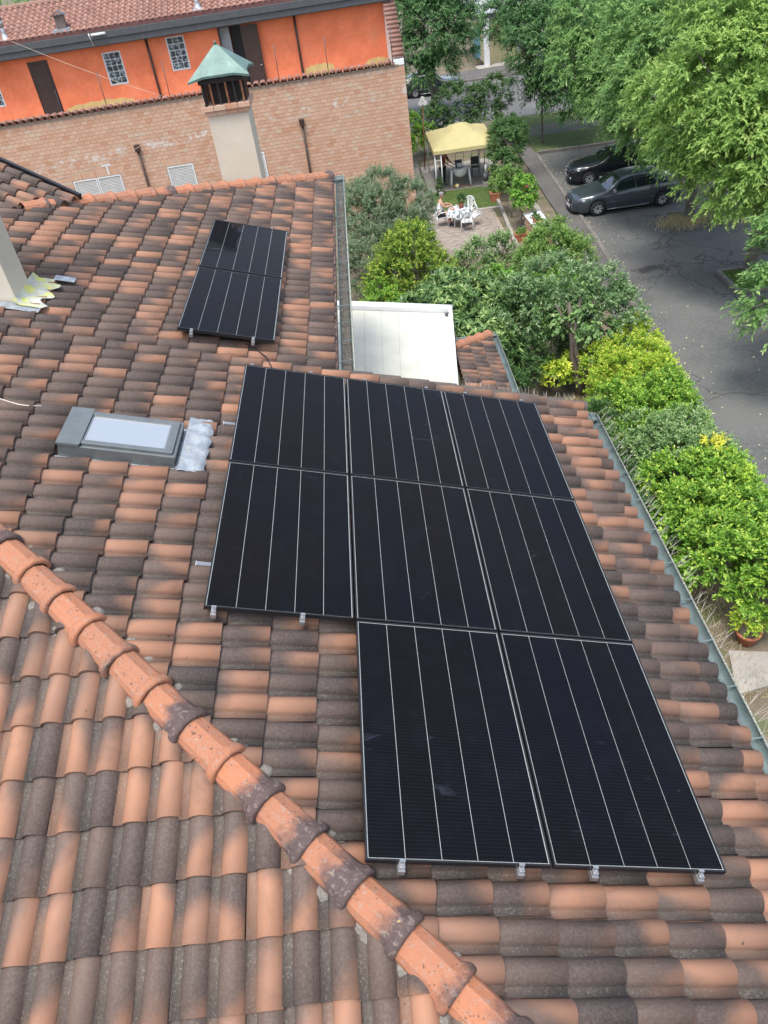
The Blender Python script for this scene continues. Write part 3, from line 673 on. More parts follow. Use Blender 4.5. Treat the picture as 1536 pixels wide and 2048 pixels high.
f = MB(); f.add([Vector(rp(u, y, n_)) - lo for u, y, n_ in ((-2.42, 1.61, -.075), (-2.18, 1.61, -.075), (-2.18, 1.74, -.07), (-2.42, 1.74, -.07))], [(0, 1, 2, 3)]); f.build('flashing_patch', M['lead'], c2)
# crumbs of mortar, droppings and moss bits on the tiles
mb = MB(); g_ = random.Random(3)
for k in range(330):
    if k % 3: x, y = g_.uniform(-3.2, 3.7), g_.uniform(-7.5, 6.5); ok = x > -4.4 - y and y < x + 7 and (y < .3 or x < .85); z = roofz(x, TN)
    else: x, y = g_.uniform(-2.8, 1.4), g_.uniform(-7.6, -3.2); ok = x < -4.75 - y; z = nearz(y, TN)
    if not ok or under_panel(x / CA, y): continue
    r = g_.uniform(.004, .013); fr = ((y - .38) / WT) % 1 if k % 3 else ((x + .455) / WT) % 1
    z += .012 if fr < .3 else .022 + .062 * max(0, math.sin(math.pi * (fr - .28) / .72)) ** .68 if False else .014
    if fr > .28: continue
    mb.lathe([(.0005, r * .6), (r * .7, r * .5), (r, 0), (r, -.01)], 5, (x, y, z))
mb.build('roof_crumbs', pm('pale_crumbs', (.34, .32, .28), .9, .4, 30), house, world=True, kind='stuff')
# loose bits lying on the tiles
t = thing('loose_cord', 'pale cord lying on the tiles at the left picture edge', 'cord', rp(-1.95, -1.05, -.10))
b0 = Vector(t.location); mb = MB(); mb.tube([Vector(rp(-2.6 + .1 * k, -1.12 + .06 * math.sin(k * .7) + .004 * k, -.098)) - b0 for k in range(9)], .006, 5); mb.build('strand', M['cream'], t)
# ---------------------------------------------------------------- neighbouring orange and brick house (local x along the facade, y away)
BANG = math.atan(.06)
BO = np.array((-.0599 * 29.668, .9982 * 29.668, 0.0))
bd = np.array((math.cos(BANG), math.sin(BANG), 0)); bn = np.array((-math.sin(BANG), math.cos(BANG), 0))
bldg = thing('brick_house', 'neighbouring house of tan brick with orange upper storey and red tile roof', 'house', tuple(BO), (0, 0, BANG))
SL, SR = -15.0, 5.64
m = MB(); m.box(SL, SR, .012, .30, 0, 5.93); m.box(SR - .30, SR, .30, 9.0, 0, 5.93); m.box(SL, SR, 8.7, 9.0, 0, 5.93)
m.build('wall', M['mortar'], bldg)
# openings kept clear of bricks (x0,x1,z0,z1)
OPEN = [(-9.58, -7.40, 2.1, 3.44), (-5.38, -4.16, 2.1, 3.42), (-2.15, -.95, 2.1, 3.42)]
BWd, BHt = .27, .150
bx = []
rows = int(5.93 / BHt)
for r in range(rows):
    z0 = r * BHt; off = (r % 2) * BWd / 2
    for k in range(int((SR - SL) / BWd) + 2):
        x0 = SL + k * BWd - off + .004; x1 = x0 + BWd - .012
        x0, x1 = max(x0, SL), min(x1, SR)
        if x1 - x0 < .03: continue
        segs = [(x0, x1)]
        for (a, b, c, d) in OPEN:
            if z0 + BHt > c and z0 < d: segs = [s2 for (p, q) in segs for s2 in ((p, min(q, a)), (max(p, b), q)) if s2[1] - s2[0] > .03]
        bx += [(p, q, z0 + .004, z0 + BHt - .008) for p, q in segs]
bx = np.array(bx)
cw = BO + np.outer((bx[:, 0] + bx[:, 1]) / 2, bd) + np.outer((bx[:, 2] + bx[:, 3]) / 2, (0, 0, 1))
px, py, dist = cam_px(cw); vis = (px > 0) & (px < 835) & (py > 110) & (py < 395) & ~((px > 410) & (px < 540) & (py > 200)) & (py < 408 - .075 * px + .0)
full = (bx[:, 1] - bx[:, 0]) > BWd - .02
sc = np.where(vis & full, 1 / dist, 0); od = np.argsort(-sc)[:300]; ind = set(od.tolist())
bm0 = MB(); bm0.box(0, BWd - .012, -.002, .012, 0, BHt - .012); ob = None
for i in od:
    if ob is None: ob = bm0.build('brick', M['brick'], bldg); o = ob
    else: o = ob.copy(); COL.objects.link(o)
    o.location = (bx[i, 0], random.uniform(-.003, .001), bx[i, 2])
rest = [i for i in range(len(bx)) if i not in ind]
CU = np.array([(0, 0, 0), (1, 0, 0), (1, 1, 0), (0, 1, 0), (0, 0, 1), (1, 0, 1), (1, 1, 1), (0, 1, 1)], float)
CF = np.array([(4, 5, 6, 7), (0, 1, 5, 4), (1, 2, 6, 5), (3, 0, 4, 7), (3, 2, 1, 0)])
q = bx[rest]; dz = RNG.uniform(-.003, .001, len(q))
V = np.empty((len(q), 8, 3)); V[..., 0] = q[:, :1] + CU[:, 0] * (q[:, 1:2] - q[:, :1]); V[..., 1] = -.002 + dz[:, None] + CU[:, 1] * .014; V[..., 2] = q[:, 2:3] + CU[:, 2] * (q[:, 3:4] - q[:, 2:3])
np_mesh('brick_field', V.reshape(-1, 3), (CF[None] + np.arange(len(q))[:, None, None] * 8).reshape(-1, 4), M['brick_j'], bldg, np.repeat(RNG.random(len(q)), 5), kind='stuff')
# upright brick heads over the shutters
for (a, b, c, d) in OPEN[:2]:
    n = int((b - a + .3) / .085)
    for k in range(n):
        mb = MB(); x = a - .15 + k * .085; mb.box(x + .004, x + .079, -.007, .003, d + .005, d + .26); mb.build('head_brick', M['brick'], bldg)
# louvred shutters
def shutter(x0, x1, z0, z1):
    t = MB(); fr = .055
    t.box(x0, x1, -.02, .03, z1 - fr, z1); t.box(x0, x1, -.02, .03, z0, z0 + fr); t.box(x0, x0 + fr, -.02, .03, z0 + fr, z1 - fr); t.box(x1 - fr, x1, -.02, .03, z0 + fr, z1 - fr)
    s = t.build('shutter', M['white'], bldg)
    b = MB(); b.box(x0 + fr, x1 - fr, .02, .05, z0 + fr, z1 - fr); b.build('shutter_back', M['slate'], s)
    n = int((z1 - z0 - 2 * fr) / .062); sl = None
    for k in range(n):
        if sl is None:
            q = MB(); q.obox((0, 0, 0), ((x1 - x0) / 2 - fr, 0, 0), (0, .012, -.025), (0, .004, .003)); sl = q.build('slat', M['white'], s); o = sl
        else: o = sl.copy(); COL.objects.link(o)
        o.location = ((x0 + x1) / 2, .004, z0 + fr + .035 + k * .062)
shutter(-9.55, -8.5, 2.15, 3.42); shutter(-8.47, -7.42, 2.15, 3.42); shutter(-5.35, -4.18, 2.15, 3.40); shutter(-2.12, -.98, 2.15, 3.39)
m = MB(); m.box(-7.95, -7.88, -.012, -.005, 3.47, 3.85); m.box(-8.12, -7.72, -.012, -.005, 3.83, 3.90); m.build('white_bracket', M['white'], bldg)
def pipe(x, y, z0, z1, head=True):
    m = MB(); m.tube([(x, y, z0), (x, y, z1)], .05, 10); p = m.build('downpipe', M['brown'], bldg)
    if head: m = MB(); m.box(x - .11, x + .11, y - .11, y + .08, z1 - .05, z1 + .2); m.build('rainwater_head', M['brown'], p, bevel=.01)
pipe(-6.36, -.08, 0, 4.30); pipe(.91, -.08, 0, 4.28)
# coping of half-round tiles on the parapet
m = MB(); m.box(SL, SR - .25, -.02, .34, 5.93, 5.975); m.build('coping_bed', M['mortar'], bldg)
cm = MB(); pr = [(.125 * math.sin(R_(a)), .105 * math.cos(R_(a))) for a in range(-95, 96, 19)]; pi_ = [(x * .86, z * .86) for x, z in reversed(pr)]
cm.sweep(pr + pi_, [(0, -.09, 0), (0, .20, .02), (0, .46, .0)], closed=True); cm.add([(x, -.09, z) for x, z in pr + pi_], [tuple(range(2 * len(pr)))])
co = None; cp = MB(); pp = [(-.13, .055), (-.10, .0), (-.04, -.035), (.04, -.035), (.10, 0), (.13, .055)]; cp.sweep(pp + [(x * .92, z + .016) for x, z in reversed(pp)], [(0, -.07, 0), (0, .45, 0)], closed=True)
cpo = None
for k in range(int((SR - .3 - SL) / .30)):
    x = SL + .15 + k * .30
    if co is None: co = cm.build('coping_tile', M['rtile'], bldg); o = co; cpo = cp.build('coping_pan_tile', M['rtile'], bldg); o2 = cpo
    else:
        o = co.copy(); COL.objects.link(o); o2 = cpo.copy(); COL.objects.link(o2)
    o.location = (x, random.uniform(-.015, .015), 5.985 + .03); o.rotation_euler = (0, random.uniform(-.06, .06), random.uniform(-.05, .05)); o2.location = (x + .15, random.uniform(-.01, .01), 6.005)
# terrace and set-back orange storey
YW = 2.1
m = MB(); m.box(SL, SR - .32, .32, YW, 5.30, 5.45); m.build('terrace', M['grey_in'], bldg)
DO = [(-10.32, -9.44, 5.45, 7.88), (-1.97, -1.04, 5.45, 8.03)]; GB = [(-7.10, -6.31, 6.54, 7.80), (-4.28, -3.50, 6.72, 8.00), (-12.6, -11.80, 6.4, 7.65)]
cuts = DO + GB
xs_ = sorted(set([SL, 5.22] + [c for q in cuts for c in q[:2]]))
m = MB()
for a, b in zip(xs_[:-1], xs_[1:]):
    mid = (a + b) / 2; hol = sorted([(q[2], q[3]) for q in cuts if q[0] < mid < q[1]]); z = 5.45
    for h0, h1 in hol:
        if h0 > z: m.box(a, b, YW, YW + .3, z, h0)
        z = h1
    m.box(a, b, YW, YW + .3, z, 8.62)
m.box(SL, 5.22, 8.4, 8.7, 5.45, 8.6); m.box(5.0, 5.22, YW + .3, 8.4, 5.45, 8.6)
m.build('upper_wall', M['orange'], bldg)
for x0, x1, z1 in ((-9.3, -6.3, 6.22), (1.45, 2.75, 6.30), (4.2, 5.2, 6.2)):
    m = MB(); n = 26; up_ = []
    for k in range(n + 1):
        f = k / n; up_.append((x0 + (x1 - x0) * f, z1 - .30 + .13 * math.sin(math.pi * f) ** .6 + .022 * math.sin(k * 1.1 + x0) + .012 * math.sin(k * 2.7)))
    m.add([(x, YW - .005, 5.45) for x, z in up_] + [(x, YW - .005, z) for x, z in up_] + [(x, YW + .004, z) for x, z in up_], [(k, k + 1, n + 2 + k, n + 1 + k) for k in range(n)] + [(n + 1 + k, n + 2 + k, 2 * n + 3 + k, 2 * n + 2 + k) for k in range(n)]); m.build('bare_plaster', M['yellowp'], bldg)
# doors
m = MB(); x0, x1, z0, z1 = DO[0]; m.box(x0, x1, YW + .05, YW + .11, z0, z1); d1 = m.build('door', M['brown'], bldg)
m = MB(); m.box(x0 + .1, x1 - .1, YW + .035, YW + .05, z0 + .25, z0 + 1.1); m.box(x0 + .1, x1 - .1, YW + .035, YW + .05, z0 + 1.25, z1 - .15); m.build('door_panel', M['brown'], d1, bevel=.01)
m = MB(); m.tube([(x1 - .1, YW + .03, z0 + .2), (x1 - .09, YW - .04, z0 + 1.3)], .02, 6); m.build('handle', M['slate'], d1)
x0, x1, z0, z1 = DO[1]; m = MB(); m.box(x0 - .05, x0, YW - .02, YW + .3, z0, z1); m.box(x1, x1 + .05, YW - .02, YW + .3, z0, z1); m.box(x0, x1, YW - .02, YW + .3, z1, z1 + .05); df = m.build('door_frame', M['brown'], bldg)
m = MB(); m.box(x0 - .3, x0 + .42, YW + .32, YW + .36, z0, z1 + .1); m.build('inner_wall', M['grey_in'], bldg)
m = MB(); m.box(x0 + .42, x1 + .5, YW + 1.2, YW + 1.25, z0, z1 + .1); m.build('inner_back_wall', M['slate'], bldg)
m = MB(); m.box(0, .74, -.025, .025, 0, z1 - z0 - .03); lf = m.build('door', M['brown'], bldg); lf.location = (x1 + .02, YW - .04, z0 + .01); lf.rotation_euler = (0, 0, R_(-14))
m = MB(); m.box(.10, .64, -.037, -.025, .2, 1.0); m.box(.10, .64, -.037, -.025, 1.15, z1 - z0 - .2); m.build('door_panel', M['brown'], lf, bevel=.01)
m = MB(); m.tube([(.67, -.03, 1.02), (.67, -.07, 1.02), (.58, -.075, 1.02)], .011, 6); m.build('handle', M['alu'], lf)
# glass block windows
gb_ = MB(); gb_.box(-.10, .10, -.02, .06, -.10, .10)
g0 = None
for (x0, x1, z0, z1) in GB:
    w = MB(); f = .045; w.box(x0, x1, YW - .015, YW + .1, z1 - f, z1); w.box(x0, x1, YW - .015, YW + .1, z0, z0 + f); w.box(x0, x0 + f, YW - .015, YW + .1, z0 + f, z1 - f); w.box(x1 - f, x1, YW - .015, YW + .1, z0 + f, z1 - f)
    w.box(x0 + f, x1 - f, YW + .03, YW + .06, z0 + f, z1 - f); wo = w.build('glass_block_window', M['white'], bldg)
    nx, nz = 3, 5; cw_, ch_ = (x1 - x0 - 2 * f) / nx, (z1 - z0 - 2 * f) / nz
    for i in range(nx):
        for j in range(nz):
            if g0 is None: g0 = gb_.build('glass_block', M['glassb'], wo, bevel=.02); o = g0
            else: o = g0.copy(); COL.objects.link(o); o.parent = wo
            o.location = (x0 + f + (i + .5) * cw_, YW + .012, z0 + f + (j + .5) * ch_); o.scale = ((cw_ - .03) / .2, .5, (ch_ - .03) / .2)
pipe(-5.09, YW - .07, 5.45, 8.12, False); pipe(1.33, YW - .07, 5.45, 8.2, False)
# rods standing on the parapet
rd = MB(); rd.tube([(0, 0, 0), (.02, 0, 1.42)], .017, 6); r0 = None
for x in (-7.13, -4.42, -2.55, .27, 2.39, 5.17):
    if r0 is None: r0 = rd.build('iron_rod', M['slate'], bldg); o = r0
    else: o = r0.copy(); COL.objects.link(o)
    o.location = (x, .14, 5.98)
# eave: maroon flashing, slate gutter in two bands
YE = 1.62
m = MB(); m.box(SL, 5.5, YE - .06, YE + .2, 8.64, 8.79); m.build('eave_flashing', M['maroon'], bldg)
m = MB(); m.box(SL, 5.5, YE - .15, YE - .02, 8.37, 8.63); m.box(SL, 5.5, YE - .10, YE + .0, 8.13, 8.36); m.build('eave_gutter', M['slate'], bldg, bevel=.012)
m = MB(); m.box(SL, 5.5, YE, YW + .02, 8.10, 8.16); m.build('soffit', M['slate'], bldg)
m = MB(); m.tube([(-7.15, YE - .2, 8.55), (-6.55, YE - .2, 8.55)], .05, 8); m.build('pipe_stub', M['white'], bldg)
m = MB(); m.tube([(-7.25, YE - .17, 8.62), (-7.22, YE - .19, 8.4), (-7.16, YE - .18, 8.15)], .025, 6); m.build('gutter_strap', M['alu'], bldg)
# roof
RP = math.radians(18.2); rc, rs = math.cos(RP), math.sin(RP); RY, RZ = 4.55, 9.70
toW = lambda v: np.array((v[0] * bd[0] + v[1] * bn[0], v[0] * bd[1] + v[1] * bn[1], v[2]))
O = BO + toW((0, RY, RZ)); fb = TileField(O, toW((0, -rc, -rs)), bd, toW((0, -rs, rc)), .265, .35, .075, .08, 7)
Lr = (RY - YE + .06) / rc
fb.fill([Lr - (k + 1) * .35 - .05 for k in range(9)], [SL + .265 * k for k in range(int((5.55 - SL) / .265))], lambda v: .02, lambda u, v: True)
bw = thing('tmp', '', ''); bpy.data.objects.remove(bw)
inv = Matrix.Rotation(-BANG, 4, 'Z') @ Matrix.Translation(-Vector(BO))
fld = []
class _P:                     # tiles are laid in world space, then parented to the rotated house
    location = (0, 0, 0)
_before = set(COL.objects)
_keep_parent = []
class TF2(TileField): pass
def emit_on_building(f, n_ind):
    tmp = bpy.data.objects.new('tmp', None); COL.objects.link(tmp)
    r = f.emit(n_ind, tmp, 'roof_tile', M['rtile'], M['rtile_j'])
    for ch in list(tmp.children):
        ml = ch.matrix_basis.copy(); ch.parent = bldg; ch.matrix_basis = inv @ ml
    bpy.data.objects.remove(tmp); return r
r1 = emit_on_building(fb, 285)
# tile strip on the sloping wing wall at the right end
WA = math.atan2(2.3, 2.05); wc, ws = math.cos(WA), math.sin(WA)
m = MB(); m.add([(x, y, z) for x in (5.2, SR) for (y, z) in ((0.0, 5.93), (0.02, 6.12), (2.1, 8.42), (2.6, 8.42), (2.6, 5.93))],
                [(0, 1, 2, 3, 4), (9, 8, 7, 6, 5), (0, 5, 6, 1), (1, 6, 7, 2), (2, 7, 8, 3), (3, 8, 9, 4)]); m.build('wing_wall', M['white'], bldg)
n_ = Vector((.10, -ws, wc)).normalized(); du_ = Vector((1, 0, 0)); du_ = (du_ - n_ * du_.dot(n_)).normalized(); dv_ = n_.cross(du_)
wt = MB(); W_, F_, UV_, SM_ = tile_geo(.20, .52, .062, .06, 8); wt.add(W_.tolist(), F_.tolist(), True)
w0 = None
for k in range(15):
    if w0 is None: w0 = wt.build('wing_tile', M['rtile'], bldg); o = w0
    else: o = w0.copy(); COL.objects.link(o)
    st = Vector((5.16, .02, 6.22)) + Vector((0, wc, ws)) * (.2 * k)
    o.matrix_local = Matrix.Translation(st) @ Matrix((du_, dv_, n_)).transposed().to_4x4()
# ridge caps, back slope
m = MB(); m.add([(SL, RY, RZ - .03), (5.5, RY, RZ - .03), (5.5, 8.9, RZ - 1.4), (SL, 8.9, RZ - 1.4), (SL, YE + .1, 8.76), (5.5, YE + .1, 8.76)], [(0, 1, 2, 3), (4, 5, 1, 0)]); m.build('roof_deck', M['deck'], bldg)
rg = MB(); pr = [(.13 * math.sin(R_(a)), .11 * math.cos(R_(a))) for a in range(-100, 101, 25)]; rg.sweep(pr, [(0, 0, 0), (.40, 0, .0)]); rg.sweep([(x * 1.1, z * 1.1) for x, z in pr], [(.36, 0, 0), (.43, 0, 0)]); g1 = None
for k in range(int((5.4 - SL) / .40)):
    if g1 is None: g1 = rg.build('ridge_tile', M['rtile'], bldg); o = g1
    else: o = g1.copy(); COL.objects.link(o)
    o.location = (SL + k * .40, RY, RZ + .03)
# flues on the roof
t = MB(); t.box(-.19, .19, -.15, .15, -.1, .52); v = t.build('vent_stack', pm('dull_zinc_sheet', (.16, .13, .115), .5, .25, 8, metal=.3), bldg); v.location = (-8.32, 1.95, 8.86)
t = MB(); t.add([(-.30, -.22, .5), (0, -.22, .68), (.30, -.22, .5), (-.30, .22, .5), (0, .22, .68), (.30, .22, .5)], [(0, 1, 4, 3), (1, 2, 5, 4), (0, 3, 5, 2)]); t.add([(-.30, -.22, .47), (0, -.22, .65), (.30, -.22, .47), (.30, -.22, .5), (0, -.22, .68), (-.30, -.22, .5)], [(0, 1, 4, 5), (1, 2, 3, 4)]); t.build('hood', M['slate'], v)
t = MB(); t.box(-.3, .32, -.30, -.13, -.12, .04); t.box(-.36, -.19, -.28, .2, -.08, .05); t.box(.19, .36, -.28, .2, -.08, .05); t.build('flashing', M['lead'], v)
for x in (-10.75, -2.6):
    t = MB(); t.tube([(0, 0, -.1), (0, 0, .42)], .085, 10); t.tube([(0, 0, .38), (0, 0, .62)], .12, 10); v = t.build('flue_pipe', M['alu'], bldg); v.location = (x, 1.95, 8.9)
    t = MB(); t.tube([(0, 0, .62), (0, 0, .70)], .13, 10); t.build('flue_cap', M['slate'], v)
    t = MB(); t.lathe([(.09, .15), (.14, .0), (.3, -.09)], 10); t.build('flashing', M['lead'], v)
# rest of the building's tiles as one part
parts = [p for p in [r1] if p is not None]
for p in parts:
    VV = p[0] - BO; L_ = np.stack([VV @ bd, VV @ bn, VV[:, 2]], -1)
    np_mesh('roof_tile_field', L_, p[1], M['rtile_j'], bldg, p[2], p[3], p[4], 'stuff')
# cables crossing in front of the brick wall
def BW(x, y, z): return Vector(BO + toW((x, y, z)))
def cable(label, a, b, sag, r=.007):
    a, b = Vector(a), Vector(b); t = thing('cable', label, 'cable', a, group='thin cables strung to the brick house'); m = MB()
    m.tube([(b - a) * f + Vector((0, 0, -sag * 4 * f * (1 - f))) for f in [i / 10 for i in range(11)]], r, 5); m.build('strand', M['cream'], t)
    m = MB(); m.tube([(b - a), (b - a) + Vector((0, .03, 0))], .04, 8); m.build('wall_anchor', M['slate'], t)
cable('pale cable from the left up to an anchor in the brick wall', (-6.0, 9.0, 8.05), BW(-5.2, 0, 4.80), .25, .009)
cable('thin cable sloping down across the orange wall from its gutter', BW(-10.4, YE - .1, 8.75), BW(-4.7, .2, 6.12), .1)
# ---------------------------------------------------------------- ground, roads, pavements
def ground_mat(name, c1, c2, sc, c3=None, bump=.4, rough=.95, extra=None):
    t = NT(name); P = pos(t); f = t.ramp(t.noise(P, sc, 7, .65), .35, .65); c = t.mix(f, c1, c2)
    c = t.mix(t.math('MULTIPLY', t.ramp(t.noise(P, sc * 22, 4, .7), .4, .75), .45), c, c3 or c2)
    for (pc, ps, lo, hi, amt) in (extra or []): c = t.mix(t.math('MULTIPLY', t.ramp(t.noise(P, ps, 6, .6), lo, hi), amt), c, pc)
    t.l(c, t.p.inputs['Base Color']); t.p.inputs['Roughness'].default_value = rough; t.bump(t.noise(P, sc * 30, 5, .7), bump, .02); return t.m
M['soil'] = ground_mat('garden_soil', (.10, .08, .055), (.17, .14, .10), .8, (.22, .19, .14), extra=[((.07, .10, .03), 1.2, .52, .62, .7)])
M['asphalt'] = ground_mat('worn_asphalt', (.072, .074, .072), (.110, .112, .108), .35, (.165, .168, .16), .3, .9, [((.115, .113, .108), .17, .52, .66, .6), ((.035, .033, .032), .5, .66, .74, .7), ((.13, .11, .09), 1.1, .64, .74, .4)])
def asphalt_extra():
    m_ = M['asphalt']; nt = m_.node_tree; t = NT.__new__(NT); t.m = m_; t.t = nt; t.p = nt.nodes['Principled BSDF']
    old = t.p.inputs['Base Color'].links[0].from_socket; P = pos(t); sp = t.n('ShaderNodeSeparateXYZ'); t.l(P, sp.inputs[0]); X, Y = sp.outputs[0], sp.outputs[1]
    nz = t.noise(P, .6, 6, .65)
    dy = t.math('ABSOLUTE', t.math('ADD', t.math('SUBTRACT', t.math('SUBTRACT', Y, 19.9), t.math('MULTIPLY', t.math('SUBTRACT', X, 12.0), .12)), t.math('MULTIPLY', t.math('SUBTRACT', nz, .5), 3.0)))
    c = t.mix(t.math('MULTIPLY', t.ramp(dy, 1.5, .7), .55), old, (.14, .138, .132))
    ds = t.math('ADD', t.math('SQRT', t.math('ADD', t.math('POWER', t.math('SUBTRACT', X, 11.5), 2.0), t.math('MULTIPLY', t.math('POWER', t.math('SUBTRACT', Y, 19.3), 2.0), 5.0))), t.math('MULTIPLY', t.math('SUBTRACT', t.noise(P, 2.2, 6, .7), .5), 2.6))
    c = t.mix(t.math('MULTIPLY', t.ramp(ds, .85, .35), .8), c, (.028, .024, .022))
    v = t.n('ShaderNodeTexVoronoi', feature='DISTANCE_TO_EDGE'); v.inputs['Scale'].default_value = .16
    wv = t.n('ShaderNodeVectorMath', operation='ADD'); t.l(P, wv.inputs[0]); nn = t.n('ShaderNodeTexNoise'); nn.inputs['Scale'].default_value = .9; nn.inputs['Detail'].default_value = 6; t.l(P, nn.inputs['Vector']); sc_ = t.n('ShaderNodeVectorMath', operation='SCALE'); t.l(nn.outputs['Color'], sc_.inputs[0]); sc_.inputs['Scale'].default_value = 1.6; t.l(sc_.outputs[0], wv.inputs[1]); t.l(wv.outputs[0], v.inputs['Vector'])
    c = t.mix(t.math('MULTIPLY', t.ramp(v.outputs[0], .006, .001), .7), c, (.03, .03, .03)); t.l(c, t.p.inputs['Base Color'])
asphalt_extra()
M['road'] = ground_mat('street_asphalt', (.10, .10, .105), (.14, .14, .145), .3, (.17, .17, .17), .2)
M['walk'] = ground_mat('pavement_tarmac', (.075, .072, .072), (.11, .105, .10), .6, (.15, .14, .13), .3, extra=[((.16, .14, .11), .9, .6, .7, .5)])
M['kerb'] = ground_mat('kerb_stone', (.12, .108, .098), (.18, .165, .15), 1.5, (.22, .2, .185), .3)
M['concrete'] = ground_mat('old_concrete', (.24, .22, .20), (.33, .31, .28), .9, (.38, .35, .32), .3, extra=[((.15, .15, .13), 1.4, .55, .7, .5)])
M['grassg'] = ground_mat('short_lawn_soil', (.055, .085, .025), (.09, .12, .04), 1.0, (.12, .13, .06), .5)
def sheet(name, poly, z, mat, kind='structure'):
    m = MB(); m.add([(x, y, z) for x, y in poly], [tuple(range(len(poly)))]); o = m.build(name, mat); o['kind'] = kind; return o
sheet('ground', [(-150, -60), (150, -60), (150, 260), (-150, 260)], 0, M['soil'])
KL = [(9.45, -30), (9.45, 3), (9.55, 9), (9.65, 12.8), (10.2, 18.2), (10.5, 23.2), (10.55, 28), (10.75, 35.3)]
sheet('parking_asphalt', KL + [(60, 35.3), (60, -30)], .004, M['asphalt'])
sheet('street', [(-60, 43.8), (80, 43.8), (80, 55.8), (-60, 55.8)], .006, M['road'])
wk = [(x - .85 if y < 14 else x - .9, y) for x, y in KL]
def raised(name, poly, z1, mat, z0=-.05):
    m = MB(); m.prism(poly, z0, z1); o = m.build(name, mat); o['kind'] = 'structure'; return o
raised('pavement', [(x - .14, y) for x, y in KL] + [(10.6, 43.6), (9.75, 43.6)] + [(x, y) for x, y in reversed(wk)], .09, M['walk'])
raised('far_pavement', [(-60, 55.95), (80, 55.95), (80, 59.4), (-60, 59.4)], .12, M['walk'])
def kerb_run(name, pts, w, h, mat=None, seg=1.0):
    m = MB(); m.sweep([(-w / 2, -.05), (-w / 2, h), (w / 2, h), (w / 2, -.05)], pts, smooth=False); r = m.build(name + '_core', M['mortar'])
    r['kind'] = 'structure'; r.scale = (1, 1, .97)
    P = [Vector((*p[:2], 0)) for p in pts]; acc = 0; k = 0; st = None
    for a, b in zip(P[:-1], P[1:]):
        d = b - a; L = d.length; n = max(1, round(L / seg)); ang = math.atan2(d.y, d.x)
        for i in range(n):
            c = a + d * ((i + .5) / n); l = L / n - .02
            m = MB(); m.box(-l / 2, l / 2, -w / 2 - .006, w / 2 + .006, -.04, h + random.uniform(0, .012)); o = m.build('kerbstone', mat or M['kerb'], r)
            o.location = c; o.rotation_euler = (0, 0, ang + random.uniform(-.01, .01))
    return r
kerb_run('kerb', [(x - .07, y, 0) for x, y in KL if y > -1] , .14, .115)
kerb_run('street_kerb', [(-8, 55.88, 0), (30, 55.88, 0)], .15, .14, seg=2.0)
kerb_run('verge_kerb', [(10.75, 35.4, 0), (24, 35.2, 0)], .16, .15)
sheet('verge_grass', [(10.75, 35.5), (40, 35.5), (40, 38.9), (10.8, 38.9)], .03, M['grassg'])
sheet('verge_path', [(10.8, 38.9), (40, 38.9), (40, 41.2), (10.8, 41.2)], .02, M['walk'])
sheet('street_verge', [(10.8, 41.2), (40, 41.2), (40, 43.7), (10.8, 43.7)], .025, M['grassg'])
# tree pits in the car park
def pit(x0, x1, y0, y1):
    kerb_run('tree_pit_kerb', [(x0, y1, 0), (x0, y0, 0), (x1, y0, 0)], .13, .12, seg=.8); kerb_run('tree_pit_kerb', [(x0, y1, 0), (x1, y1, 0)], .13, .12, seg=.8)
    return sheet('tree_pit_soil', [(x0 + .05, y0 + .05), (x1, y0 + .05), (x1, y1 - .05), (x0 + .05, y1 - .05)], .06, M['grassg'])
pit(13.45, 17.5, 16.35, 18.15); pit(13.6, 17.5, 22.5, 24.3); pit(13.5, 17.5, 28.4, 30.2); pit(13.5, 17.5, 10.8, 12.8)
# patio and garden
raised('patio_bed', [(4.15, 22.6), (7.15, 22.6), (7.15, 27.9), (4.3, 27.9)], .03, M['mortar'])
pv = []; y = 22.65; r = 0
while y < 27.85:
    x = 4.2 - (.1 if r % 2 else 0)
    while x < 7.1:
        x1 = min(x + .194, 7.14); x0 = max(x, 4.17)
        if x1 - x0 > .05: pv.append((x0, x1, y, y + .098, .03, .045 + random.uniform(-.003, .004)))
        x += .2
    y += .104; r += 1
pv = np.array(pv)
def stuff_boxes(name, B, mat, parent=None):
    V = np.empty((len(B), 8, 3))
    for k in range(3): V[..., k] = B[:, 2 * k:2 * k + 1] + CU[:, k] * (B[:, 2 * k + 1:2 * k + 2] - B[:, 2 * k:2 * k + 1])
    return np_mesh(name, V.reshape(-1, 3), (CF[None] + np.arange(len(B))[:, None, None] * 8).reshape(-1, 4), mat, parent, np.repeat(RNG.random(len(B)), 5), kind='stuff')
def paver_mat():
    t = NT('concrete_paver'); r = t.n('ShaderNodeAttribute', attribute_name='rnd').outputs['Fac']; P = pos(t)
    c = t.mix(r, (.20, .165, .14), (.30, .255, .22)); c = t.mix(t.math('MULTIPLY', t.ramp(t.noise(P, .8, 5), .5, .68), .6), c, (.33, .30, .26)); c = t.mix(t.math('MULTIPLY', t.ramp(t.noise(P, 3, 5), .6, .7), .6), c, (.12, .11, .09))
    t.l(c, t.p.inputs['Base Color']); t.p.inputs['Roughness'].default_value = .9; return t.m
M['paver'] = paver_mat()
tag(stuff_boxes('paving_blocks', pv, M['paver']), 'weathered brown paving blocks of the patio', 'paving')
raised('garden_path', [(3.55, 20), (4.2, 20), (4.25, 27.9), (4.55, 38), (3.95, 38)], .035, M['concrete'])
raised('patio_step', [(4.35, 27.92), (7.45, 27.92), (7.45, 28.15), (4.35, 28.15)], .075, M['concrete'])
raised('gazebo_floor', [(4.6, 30.75), (8.3, 30.75), (8.3, 36), (4.6, 36)], .03, M['concrete'])
sheet('lawn', [(4.55, 28.15), (7.5, 28.15), (7.6, 31.4), (4.6, 31.4)], .034, M['grassg'])
